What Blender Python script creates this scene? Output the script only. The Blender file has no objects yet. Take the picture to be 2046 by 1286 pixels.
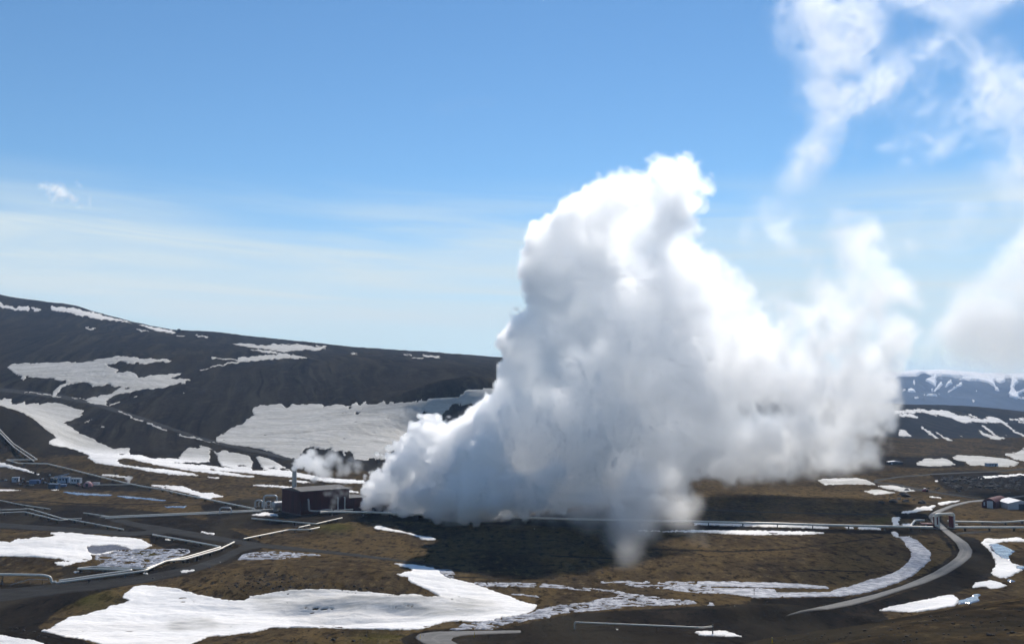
import bpy, math, random, time
import numpy as np
from mathutils import Vector
T0 = time.time()
R = math.radians
S = bpy.context.scene
COL = S.collection
rng = np.random.default_rng(7)
random.seed(7)

# ------------------------------------------------------------------ camera
H = 60.0                     # eye height above the valley floor
F = 1965.0                   # focal length in pixels of the 2046-wide photograph
CU, CV = 1023.0, 643.0
P = math.atan(147.0 / F)     # the camera looks slightly up
CP, SP = math.cos(P), math.sin(P)
cam_data = bpy.data.cameras.new('camera')
cam = bpy.data.objects.new('camera', cam_data)
COL.objects.link(cam)
cam.location = (0, 0, H)
cam.rotation_euler = (math.pi / 2 + P, 0, 0)
cam_data.sensor_width = 36.0
cam_data.lens = F / 2046.0 * 36.0
cam_data.clip_start = 1.0
cam_data.clip_end = 60000.0
S.camera = cam

def project(x, y, z):
    fw = y * CP + (z - H) * SP
    up = -y * SP + (z - H) * CP
    return CU + F * x / fw, CV - F * up / fw

def ray(u, v):
    a, b = (u - CU) / F, (CV - v) / F
    return a, CP - b * SP, SP + b * CP          # x, y, z

def unproj(u, v, d):
    a, b, c = ray(u, v)
    return a / b * d, d, H + c / b * d

# ------------------------------------------------------------------ noise
_perm = np.random.default_rng(3).permutation(256)
_perm = np.concatenate([_perm, _perm, _perm]).astype(np.int32)
_g2 = np.stack([np.cos(np.arange(256) * 2.399963), np.sin(np.arange(256) * 2.399963)], -1).astype(np.float32)

def perlin2(x, y, seed=0):
    x = np.asarray(x, np.float32) + seed * 37.17; y = np.asarray(y, np.float32) + seed * 91.73
    xi = np.floor(x); yi = np.floor(y)
    fx = x - xi; fy = y - yi
    xi = xi.astype(np.int32) & 255; yi = yi.astype(np.int32) & 255
    ux = fx * fx * fx * (fx * (fx * 6 - 15) + 10); uy = fy * fy * fy * (fy * (fy * 6 - 15) + 10)
    def g(ix, iy, dx, dy):
        h = _perm[_perm[ix & 255] + (iy & 255)]
        v = _g2[h]
        return v[..., 0] * dx + v[..., 1] * dy
    a = g(xi, yi, fx, fy); b = g(xi + 1, yi, fx - 1, fy)
    c = g(xi, yi + 1, fx, fy - 1); d = g(xi + 1, yi + 1, fx - 1, fy - 1)
    return 1.5 * ((a + ux * (b - a)) + uy * ((c + ux * (d - c)) - (a + ux * (b - a))))

def fbm2(x, y, octaves=4, seed=0, gain=0.5):
    s = 0.0; amp = 1.0; tot = 0.0
    for o in range(octaves):
        s = s + amp * perlin2(x * 2 ** o, y * 2 ** o, seed + o * 5); tot += amp; amp *= gain
    return s / tot

def sstep(a, b, x):
    t = np.clip((x - a) / (b - a), 0, 1)
    return t * t * (3 - 2 * t)

# ------------------------------------------------------------------ materials
def mat(name):
    m = bpy.data.materials.new(name); m.use_nodes = True
    m.node_tree.nodes.clear()
    return m

class NT:
    """tiny node-tree writer"""
    def __init__(s, tree): s.t = tree
    def n(s, kind, ins=None, **props):
        nd = s.t.nodes.new(kind)
        for k, v in props.items(): setattr(nd, k, v)
        for k, v in (ins or {}).items():
            sock = nd.inputs[k]
            if isinstance(v, bpy.types.NodeSocket): s.t.links.new(v, sock)
            else:
                if isinstance(v, (tuple, list)) and len(v) == 3 and sock.type == 'RGBA': v = (*v, 1)
                sock.default_value = v
        return nd
    def math(s, op, a, b=0.0, c=0.0, clamp=False):
        return s.n('ShaderNodeMath', {0: a, 1: b, 2: c}, operation=op, use_clamp=clamp).outputs[0]
    def mix(s, f, a, b, blend='MIX'):
        nd = s.n('ShaderNodeMix', data_type='RGBA', blend_type=blend)
        for i, v in ((0, f), (6, a), (7, b)):
            if isinstance(v, bpy.types.NodeSocket): s.t.links.new(v, nd.inputs[i])
            else: nd.inputs[i].default_value = v if isinstance(v, (int, float)) else (*v, 1)
        return nd.outputs[2]
    def attr(s, name): return s.n('ShaderNodeAttribute', attribute_name=name).outputs['Fac']
    def noise(s, scale, detail=4, vec=None, rough=0.55, dist=0.0):
        ins = {'Scale': scale, 'Detail': detail, 'Roughness': rough, 'Distortion': dist}
        if vec is not None: ins['Vector'] = vec
        return s.n('ShaderNodeTexNoise', ins).outputs['Fac']
    def ramp(s, f, a, b):
        return s.n('ShaderNodeMapRange', {'Value': f, 'From Min': a, 'From Max': b}, interpolation_type='SMOOTHSTEP').outputs[0]
    def bsdf(s, color, rough=0.8, metal=0.0, bump=None, strength=0.5, dist=0.1, spec=0.5, **kw):
        ins = {'Base Color': color, 'Roughness': rough, 'Metallic': metal, 'Specular IOR Level': spec}
        if bump is not None:
            ins['Normal'] = s.n('ShaderNodeBump', {'Strength': strength, 'Distance': dist, 'Height': bump}).outputs[0]
        ins.update(kw)
        b = s.n('ShaderNodeBsdfPrincipled', ins)
        o = s.n('ShaderNodeOutputMaterial', {'Surface': b.outputs[0]})
        return b

def simple(name, color, rough=0.7, metal=0.0, var=0.15, scale=1.5, bump=0.0, spec=0.4):
    m = mat(name); t = NT(m.node_tree)
    co = t.n('ShaderNodeTexCoord').outputs['Object']
    n = t.noise(scale, 5, co)
    c = t.mix(n, tuple(k * (1 - var) for k in color), tuple(min(1, k * (1 + var)) for k in color))
    t.bsdf(c, rough, metal, n if bump else None, bump, 0.05, spec)
    return m

# ------------------------------------------------------------------ object helpers
def set_props(o, label=None, cat=None, group=None, kind=None):
    if label: o['label'] = label
    if cat: o['category'] = cat
    if group: o['group'] = group
    if kind: o['kind'] = kind
    return o

def mesh_obj(name, verts, faces, material, parent=None, smooth=False):
    me = bpy.data.meshes.new(name)
    me.from_pydata([tuple(v) for v in verts], [], [tuple(f) for f in faces])
    me.materials.append(material)
    if smooth: me.polygons.foreach_set('use_smooth', [True] * len(me.polygons))
    me.update()
    o = bpy.data.objects.new(name, me); COL.objects.link(o)
    if parent: o.parent = parent
    return o

def empty(name, loc, rz=0.0, **kw):
    o = bpy.data.objects.new(name, None); COL.objects.link(o)
    o.empty_display_size = 0.5
    o.location = loc; o.rotation_euler = (0, 0, rz)
    return set_props(o, **kw)

class MB:
    """collects shapes; build() links them as one mesh object"""
    def __init__(s): s.v = []; s.f = []
    def add(s, v, f):
        b = len(s.v); s.v += [tuple(map(float, p)) for p in v]; s.f += [tuple(b + i for i in q) for q in f]; return s
    def box(s, c, size, rz=0.0, taper=1.0, bevel=0.0):
        cx, cy, cz = c; a, b, h = (k / 2 for k in size)
        cr, sr = math.cos(rz), math.sin(rz)
        v = []
        for z, k in ((-h, 1), (h, taper)):
            for x, y in ((-a, -b), (a, -b), (a, b), (-a, b)):
                X, Y = x * k, y * k
                v.append((cx + X * cr - Y * sr, cy + X * sr + Y * cr, cz + z))
        return s.add(v, [(3, 2, 1, 0), (4, 5, 6, 7), (0, 1, 5, 4), (1, 2, 6, 5), (2, 3, 7, 6), (3, 0, 4, 7)])
    def prism(s, poly, z0, z1):
        n = len(poly)
        v = [(x, y, z0) for x, y in poly] + [(x, y, z1) for x, y in poly]
        return s.add(v, [tuple(range(n - 1, -1, -1)), tuple(range(n, 2 * n))] + [(i, (i + 1) % n, n + (i + 1) % n, n + i) for i in range(n)])
    def lathe(s, c, prof, n=20):
        v = []; f = []
        for r, z in prof:
            for k in range(n):
                a = 2 * math.pi * k / n
                v.append((c[0] + r * math.cos(a), c[1] + r * math.sin(a), c[2] + z))
        for j in range(len(prof) - 1):
            for k in range(n):
                f.append((j * n + k, j * n + (k + 1) % n, (j + 1) * n + (k + 1) % n, (j + 1) * n + k))
        f.append(tuple(range(n - 1, -1, -1))); m = (len(prof) - 1) * n; f.append(tuple(range(m, m + n)))
        return s.add(v, f)
    def tube(s, pts, r, n=10, bend=0.0, cap=True):
        pts = [Vector(p) for p in pts]
        if bend > 0 and len(pts) > 2:                      # round the corners
            q = [pts[0]]
            for i in range(1, len(pts) - 1):
                a, b, c = pts[i - 1], pts[i], pts[i + 1]
                k = min(bend, (a - b).length * 0.45, (c - b).length * 0.45)
                p0 = b + (a - b).normalized() * k; p2 = b + (c - b).normalized() * k
                for w in (0, .2, .4, .6, .8, 1):
                    q.append(p0 * (1 - w) ** 2 + b * 2 * w * (1 - w) + p2 * w * w)
            q.append(pts[-1]); pts = q
        v = []; f = []
        prev = None
        for i, p in enumerate(pts):
            d = (pts[min(i + 1, len(pts) - 1)] - pts[max(i - 1, 0)]).normalized()
            if prev is None:
                x = d.cross(Vector((0, 0, 1)))
                if x.length < 1e-3: x = d.cross(Vector((0, 1, 0)))
                x.normalize()
            else:
                x = (prev - d * prev.dot(d)).normalized()
            prev = x; y = d.cross(x)
            for k in range(n):
                a = 2 * math.pi * k / n
                v.append(p + x * (r * math.cos(a)) + y * (r * math.sin(a)))
        for j in range(len(pts) - 1):
            for k in range(n):
                f.append((j * n + k, (j + 1) * n + k, (j + 1) * n + (k + 1) % n, j * n + (k + 1) % n))
        if cap:
            f.append(tuple(range(n))); m = (len(pts) - 1) * n; f.append(tuple(range(m + n - 1, m - 1, -1)))
        return s.add(v, f)
    def build(s, name, material, parent=None, smooth=False, origin=None):
        v = s.v
        if origin is not None: v = [(a - origin[0], b - origin[1], c - origin[2]) for a, b, c in v]
        o = mesh_obj(name, v, s.f, material, parent, smooth)
        if smooth:
            try: o.data.set_sharp_from_angle(angle=R(40))
            except Exception: pass
        if origin is not None and parent is None: o.location = origin
        return o
# ------------------------------------------------------------------ the valley and its hills: control lines (u, distance, y) traced over the photograph
def cl(rows):
    """rows: (u, d, y) with y a pixel row, or (u, d, ('z', z))"""
    out = []
    for u, d, y in rows:
        if isinstance(y, tuple): out.append(((u - CU) / F, d, y[1]))
        else:
            x, _, z = unproj(u, y, d); out.append((x / d, d, z))
    out.sort()
    a = np.array(out); return a[:, 0], a[:, 1], a[:, 2]
Z = lambda v: ('z', v)
def row(d, *uz): return [(u, d, Z(z)) for u, z in uz]

LINES = [
 row(40, (-600, 40), (1000, 40), (2046, 46), (2600, 47)),
 row(80, (-600, 18), (1000, 21), (1400, 27)) + [(1600, 80, 1330), (2046, 80, 1290), (2600, 80, 1245)],
 row(130, (-600, 10), (800, 13), (1200, 18)) + [(1500, 130, 1284), (1600, 130, 1268), (1700, 130, 1247), (1800, 130, 1230), (1900, 130, 1215), (2046, 130, 1196), (2600, 130, 1140)],
 row(200, (-600, 6), (800, 5), (1000, 6), (1300, 8), (1500, 8), (1700, 8), (2046, 8), (2600, 12)),
 row(260, (-600, 2), (0, 1), (700, 0), (1100, 1), (1300, 2), (1700, 1), (2046, 3), (2600, 6)),
 row(330, (-600, 1), (0, 0), (2600, 0)),
 row(480, (-600, 2), (0, 0), (2600, 0)),
 row(620, (-600, 8), (0, 1), (300, 0), (2600, 0)),
 [(-600, 700, 900), (0, 720, 945), (150, 730, 918), (250, 745, 912), (350, 745, 928), (450, 740, 938), (560, 735, 945), (750, 720, 950), (1000, 720, 950), (1300, 720, Z(0)), (1600, 720, Z(0)), (2600, 720, Z(0))],
 [(-600, 850, 720), (-60, 850, 795), (0, 850, 812), (60, 850, 836), (110, 850, 868), (170, 850, 895), (250, 860, 893), (350, 840, 910), (450, 800, 920), (560, 790, 930), (750, 770, 938), (1000, 770, 938), (1300, 790, Z(0)), (1600, 800, Z(0)), (2600, 800, Z(0))],
 [(-600, 950, 722), (-60, 950, 803), (0, 950, 808), (60, 950, 822), (110, 950, 842), (170, 950, 858), (250, 940, 860), (350, 900, 888), (450, 850, 906), (560, 820, 922), (750, 790, 930), (1000, 790, 930), (1300, 850, Z(1)), (1600, 900, Z(0)), (2600, 900, Z(0))],
 [(-600, 1150, 700), (0, 1150, 778), (80, 1130, 787), (150, 1100, 797), (250, 1050, 826), (350, 980, 859), (450, 900, 888), (560, 850, 912), (750, 815, 924), (1000, 815, 924), (1300, 900, 900), (1600, 980, 905), (1800, 1000, 912), (2600, 1000, 912)],
 [(-600, 1450, 640), (0, 1400, 725), (150, 1350, 735), (250, 1300, 742), (350, 1230, 772), (450, 1120, 812), (560, 1080, 818), (750, 1060, 812), (1000, 1060, 795), (1300, 1100, 800), (1600, 1200, 860), (1800, 1250, 880), (1900, 1250, 878), (2046, 1250, 874), (2600, 1250, 872)],
 [(-600, 1800, 600), (0, 1780, 660), (150, 1760, 668), (250, 1720, 674), (350, 1660, 692), (450, 1580, 706), (560, 1520, 716), (750, 1480, 724), (1000, 1480, 738), (1300, 1500, 770), (1600, 1500, 850), (1800, 1500, Z(-8)), (2600, 1500, Z(-8))],
 [(-600, 2000, 580), (0, 2000, 640), (150, 2000, 647), (250, 1970, 659), (350, 1950, 673), (450, 1900, 686), (560, 1900, 697), (750, 1900, 707), (1000, 1900, 724), (1300, 1900, 760), (1600, 1930, 850), (1750, 1950, 873), (2046, 1950, 876), (2600, 1950, 885)],
 [(-600, 2400, 520), (-200, 2400, 560), (0, 2400, 590), (20, 2400, 595), (60, 2400, 601), (130, 2400, 609), (165, 2400, 617), (200, 2400, 628), (260, 2400, 644), (300, 2400, 654), (345, 2400, 663), (420, 2400, 665), (500, 2400, 674), (560, 2400, 680), (620, 2400, 685), (650, 2400, 688), (700, 2400, 694), (800, 2400, 701), (900, 2400, 708), (1000, 2400, 716), (1100, 2400, 724), (1300, 2400, 748), (1500, 2400, 775), (1700, 2400, 800), (1800, 2400, 807), (1850, 2400, 808), (1900, 2400, 810), (1950, 2400, 812), (2000, 2400, 816), (2046, 2400, 822), (2600, 2400, 850)],
 row(3200, (-600, 190), (0, 190), (400, 110), (1000, 70), (1500, 0), (1800, -25), (2600, -30)),
 row(5000, (-600, 100), (800, 40), (1500, -40), (2600, -40)),
 row(7000, (-600, 80), (800, 20), (1500, -45), (2600, -45)),
 row(8200, (-600, 80), (800, 60)) + [(1500, 8200, 770), (2046, 8200, 768), (2600, 8200, 775)],
 row(9000, (-600, 80), (900, 100)) + [(1500, 9000, 758), (1700, 9000, 752), (1790, 9000, 748), (1830, 9000, 743), (1870, 9000, 741), (1920, 9000, 744), (1960, 9000, 749), (2046, 9000, 750), (2300, 9000, 756), (2600, 9000, 765)],
 row(12000, (-600, 60), (900, 80), (1700, 180), (2600, 180)),
]
TMAX, NTC = 0.80, 1501
TC = np.linspace(-TMAX, TMAX, NTC)
def gs(a, s):
    k = np.exp(-0.5 * (np.arange(-4 * s, 4 * s + 1) / s) ** 2); k /= k.sum()
    return np.convolve(np.pad(a, 4 * s, mode='edge'), k, 'valid')
DK, ZK = [], []
for ln in LINES:
    t, d, z = cl(ln)
    s = 4 if d.mean() > 2200 else 14
    DK.append(gs(np.interp(TC, t, d), s)); ZK.append(gs(np.interp(TC, t, z), s))
DK = np.log(np.array(DK)); ZK = np.array(ZK)
# pchip slopes along log distance
hk = np.diff(DK, axis=0); dk = np.diff(ZK, axis=0) / hk
MK = np.zeros_like(ZK)
w1 = 2 * hk[1:] + hk[:-1]; w2 = hk[1:] + 2 * hk[:-1]
with np.errstate(divide='ignore', invalid='ignore'):
    m = (w1 + w2) / (w1 / dk[:-1] + w2 / dk[1:])
MK[1:-1] = np.where(dk[:-1] * dk[1:] > 0, m, 0.0)
MK[0] = dk[0]; MK[-1] = dk[-1]

near = np.geomspace(42, 72, 12, endpoint=False)
near = np.concatenate([near, np.linspace(72, 145, 150, endpoint=False), np.geomspace(145, 205, 16, endpoint=False)])
mid = 1.0 / np.linspace(1 / 205.0, 1 / 690.0, 640, endpoint=False)
far = np.geomspace(690, 2600, 560, endpoint=False)
vfar = np.concatenate([np.geomspace(2600, 6800, 14, endpoint=False), np.linspace(6800, 9300, 120, endpoint=False), np.geomspace(9300, 12000, 6)])
DR = np.concatenate([near, mid, far, vfar])
NR = len(DR)
LD = np.log(DR)
ZG = np.zeros((NR, NTC))
for k in range(len(LINES) - 1):
    i0 = np.searchsorted(LD, DK[k].min() - 1e-9); i1 = np.searchsorted(LD, DK[k + 1].max() + 1e-9)
    L = LD[i0:i1, None]
    w = (L - DK[k][None]) / hk[k][None]
    ok = (w >= 0) & (w <= 1.0000001)
    w2_, w3_ = w * w, w ** 3
    zz = (2 * w3_ - 3 * w2_ + 1) * ZK[k] + (w3_ - 2 * w2_ + w) * hk[k] * MK[k] + (-2 * w3_ + 3 * w2_) * ZK[k + 1] + (w3_ - w2_) * hk[k] * MK[k + 1]
    ZG[i0:i1][ok] = zz[ok]
ZG[DR >= 12000 * 0.9999] = ZK[-1]
DG = DR[:, None] + 0 * TC[None]
TG = TC[None] + 0 * DR[:, None]
XG = DG * TG
UG0, VG0 = project(XG, DG, ZG)

def bump(u, v, h, su, sv, ang=0.0):
    """a knoll at a traced place, in metres; su, sv its half widths in metres"""
    global ZG
    x, y = at(u, v)[:2]
    ca, sa = math.cos(R(ang)), math.sin(R(ang))
    a = ((XG - x) * ca + (DG - y) * sa) / su; b = (-(XG - x) * sa + (DG - y) * ca) / sv
    ZG += h * np.exp(-(a * a + b * b))

def at(u, v, lift=0.0):
    a, b, c = ray(u, v)
    t, e = a / b, c / b
    j = (t + TMAX) / (2 * TMAX) * (NTC - 1); j0 = int(min(max(math.floor(j), 0), NTC - 2)); w = j - j0
    z = ZG[:, j0] * (1 - w) + ZG[:, j0 + 1] * w + lift
    g = (z - H) / DR - e
    k = int(np.argmax(g >= 0)) if (g >= 0).any() else NR - 1
    if k == 0: k = 1
    f = g[k - 1] / (g[k - 1] - g[k]) if g[k] != g[k - 1] else 0
    d = DR[k - 1] + (DR[k] - DR[k - 1]) * min(max(f, 0), 1)
    return (t * d, d, float(H + e * d))

def ground(x, y):
    t = x / y; j = (t + TMAX) / (2 * TMAX) * (NTC - 1); j0 = int(min(max(math.floor(j), 0), NTC - 2)); w = j - j0
    i = int(np.clip(np.searchsorted(DR, y) - 1, 0, NR - 2)); q = (y - DR[i]) / (DR[i + 1] - DR[i])
    a = ZG[i, j0] * (1 - w) + ZG[i, j0 + 1] * w; b = ZG[i + 1, j0] * (1 - w) + ZG[i + 1, j0 + 1] * w
    return float(a * (1 - q) + b * q)

# hummocks of the valley floor
bump(560, 1160, 4.2, 42, 20, 10)
bump(820, 1160, 2.6, 26, 12, 20)
bump(330, 1140, 2.5, 18, 12, 0)
bump(170, 1205, 3.2, 14, 9, 30)
bump(40, 1120, 2.6, 22, 14, 0)
bump(80, 1085, 1.5, 26, 10, 0)
bump(30, 1290, 3.5, 12, 10, 0)
bump(650, 1300, 3.2, 26, 10, 0)
bump(480, 1215, -2.0, 34, 9, 0)
bump(700, 1214, 3.0, 26, 6, 4); bump(720, 1236, -2.6, 24, 5, 4); bump(600, 1226, -1.2, 10, 3, 10); bump(790, 1226, -1.0, 9, 2.5, -5); bump(860, 1205, 1.2, 16, 7, 0); bump(400, 1215, 1.5, 16, 8, 20); bump(330, 1235, -1.2, 14, 4, 20)
bump(560, 1180, 2.4, 34, 7, 6)
bump(250, 1100, -1.6, 12, 8, 0)
bump(700, 1062, 0.9, 30, 20, 0)
bump(1700, 1160, -0.8, 30, 14, 0)
bump(1760, 1215, -2.5, 16, 12, 0)
# road embankment on the right and the berm behind the stream
bump(1560, 1233, 3.4, 24, 7, 0)
# drifts and a wind scoop in the big snow slope behind the plant
bump(830, 862, -9, 60, 45, 25); bump(915, 796, 20, 80, 34, 15); bump(875, 836, -20, 40, 34, 35); bump(960, 790, 8, 60, 30, 0)
bump(790, 838, 3, 16, 50, -35); bump(770, 855, -4, 16, 50, -35)
# folds of the left slope
bump(330, 735, 14, 90, 140, -25); bump(470, 720, -8, 50, 140, -30)
bump(357, 664, 6, 9, 14, 0)

hillw = sstep(690, 1000, DG) * (1 - sstep(2700, 3400, DG))
farw = sstep(4500, 7000, DG)
plain = 1 - sstep(640, 900, DG)
nearw = 1 - sstep(140, 210, DG)
N1 = fbm2(XG / 70, DG / 70, 4, 1)
N2 = fbm2(XG / 14, DG / 14, 4, 2)
N3 = fbm2(XG / 3.2, DG / 3.2, 3, 3)
ZG += plain * (0.55 * N1 + 0.28 * N2 + 0.05 * N3) * sstep(140, 260, DG)
ZG += nearw * (0.9 * fbm2(XG / 22, DG / 22, 4, 9) + 0.35 * N2 * 0.6 + 0.16 * N3 + 0.05 * fbm2(XG / 0.8, DG / 0.8, 2, 4)) * sstep(60, 75, DG)
# gullies: narrow across the slope, long down it (they run towards the lower left)
wq = fbm2(XG / 420, DG / 420, 3, 11)
ac = (XG * 0.90 + DG * 0.22) + 55 * wq
GUL = fbm2(ac / 26, (DG - 0.35 * XG) / 420, 4, 12, 0.55)
ZG += hillw * (3.6 * fbm2(XG / 190, DG / 190, 4, 5) + 1.5 * GUL + 0.8 * fbm2(XG / 24, DG / 24, 3, 6))
RID = 1 - np.abs(fbm2(XG / 420 + 0.4 * fbm2(XG / 900, DG / 900, 2, 21), DG / 2600, 4, 22)) * 3.0
ZG += farw * (1 - sstep(8700, 9200, DG)) * (26 * (RID - 0.5) + 12 * fbm2(XG / 500, DG / 500, 4, 23))
UG, VG = project(XG, DG, ZG)
print('terrain', NR, NTC, round(time.time() - T0, 1))
# ------------------------------------------------------------------ ground cover: traced outlines -> cover of the terrain
MU0, MU1, MV0, MV1 = -160, 2206, 560, 1400
def blank(): return np.zeros((MV1 - MV0, MU1 - MU0), np.float32)
def fill(a, poly, val=1.0):
    p = np.array(poly, float)
    x0 = int(max(p[:, 0].min() - 1, MU0)); x1 = int(min(p[:, 0].max() + 2, MU1))
    y0 = int(max(p[:, 1].min() - 1, MV0)); y1 = int(min(p[:, 1].max() + 2, MV1))
    if x1 <= x0 or y1 <= y0: return
    xs = np.arange(x0, x1) + 0.5
    for off in (0.25, 0.75):
        for y in range(y0, y1):
            yy = y + off
            a0, b0 = p, np.roll(p, -1, 0)
            c = (a0[:, 1] <= yy) != (b0[:, 1] <= yy)
            if not c.any(): continue
            xc = np.sort(a0[c, 0] + (yy - a0[c, 1]) / (b0[c, 1] - a0[c, 1]) * (b0[c, 0] - a0[c, 0]))
            for q in range(0, len(xc) - 1, 2):
                cov = np.clip(np.minimum(xs + 0.5, xc[q + 1]) - np.maximum(xs - 0.5, xc[q]), 0, 1)
                rr = a[y - MV0, x0 - MU0:x1 - MU0]
                rr += (val * 0.5) * cov.astype(np.float32)
def stroke(a, pts, widths):
    """a band along pts; widths are full heights in pixels (one per point)"""
    n = len(pts); L, Rr = [], []
    for i in range(n):
        p0 = pts[max(i - 1, 0)]; p1 = pts[min(i + 1, n - 1)]
        dx, dy = p1[0] - p0[0], p1[1] - p0[1]; l = math.hypot(dx, dy) or 1
        w = widths[i] / 2 if isinstance(widths, (list, tuple)) else widths / 2
        L.append((pts[i][0] - dy / l * w, pts[i][1] + dx / l * w)); Rr.append((pts[i][0] + dy / l * w, pts[i][1] - dx / l * w))
    fill(a, L + Rr[::-1])
def blur(a, s):
    if s <= 0: return np.clip(a, 0, 1)
    k = np.exp(-0.5 * (np.arange(-int(3 * s + 1), int(3 * s + 2)) / s) ** 2); k /= k.sum(); h = len(k) // 2
    a = np.clip(a, 0, 1)
    p = np.pad(a, ((h, h), (0, 0)), mode='edge'); a = sum(k[i] * p[i:i + a.shape[0]] for i in range(len(k)))
    p = np.pad(a, ((0, 0), (h, h)), mode='edge'); return sum(k[i] * p[:, i:i + a.shape[1]] for i in range(len(k)))
def samp(a, du=0.0, dv=0.0):
    u = np.clip(UG + du - MU0 - 0.5, 0, a.shape[1] - 1.01); v = np.clip(VG + dv - MV0 - 0.5, 0, a.shape[0] - 1.01)
    i = u.astype(np.int32); j = v.astype(np.int32); fu = (u - i).astype(np.float32); fv = (v - j).astype(np.float32)
    r = (a[j, i] * (1 - fu) + a[j, i + 1] * fu) * (1 - fv) + (a[j + 1, i] * (1 - fu) + a[j + 1, i + 1] * fu) * fv
    inside = (UG > MU0) & (UG < MU1) & (VG > MV0) & (VG < MV1)
    return np.where(inside, r, 0)
def tr(ox, oy, sc):
    return lambda s: [(ox + float(a.split(',')[0]) / sc, oy + float(a.split(',')[1]) / sc) for a in s.split()]
c1 = tr(0, 560, 3.783); c2 = tr(480, 640, 3.571); c3 = tr(0, 850, 4.593); c4 = tr(400, 860, 4.7625)
c5 = tr(0, 1040, 3.9346); c6 = tr(500, 1040, 3.41); c7 = tr(1050, 980, 4.092); c8 = tr(1500, 860, 3.018); c9 = tr(1750, 720, 5.358)
cp = tr(0, 0, 1)

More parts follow.
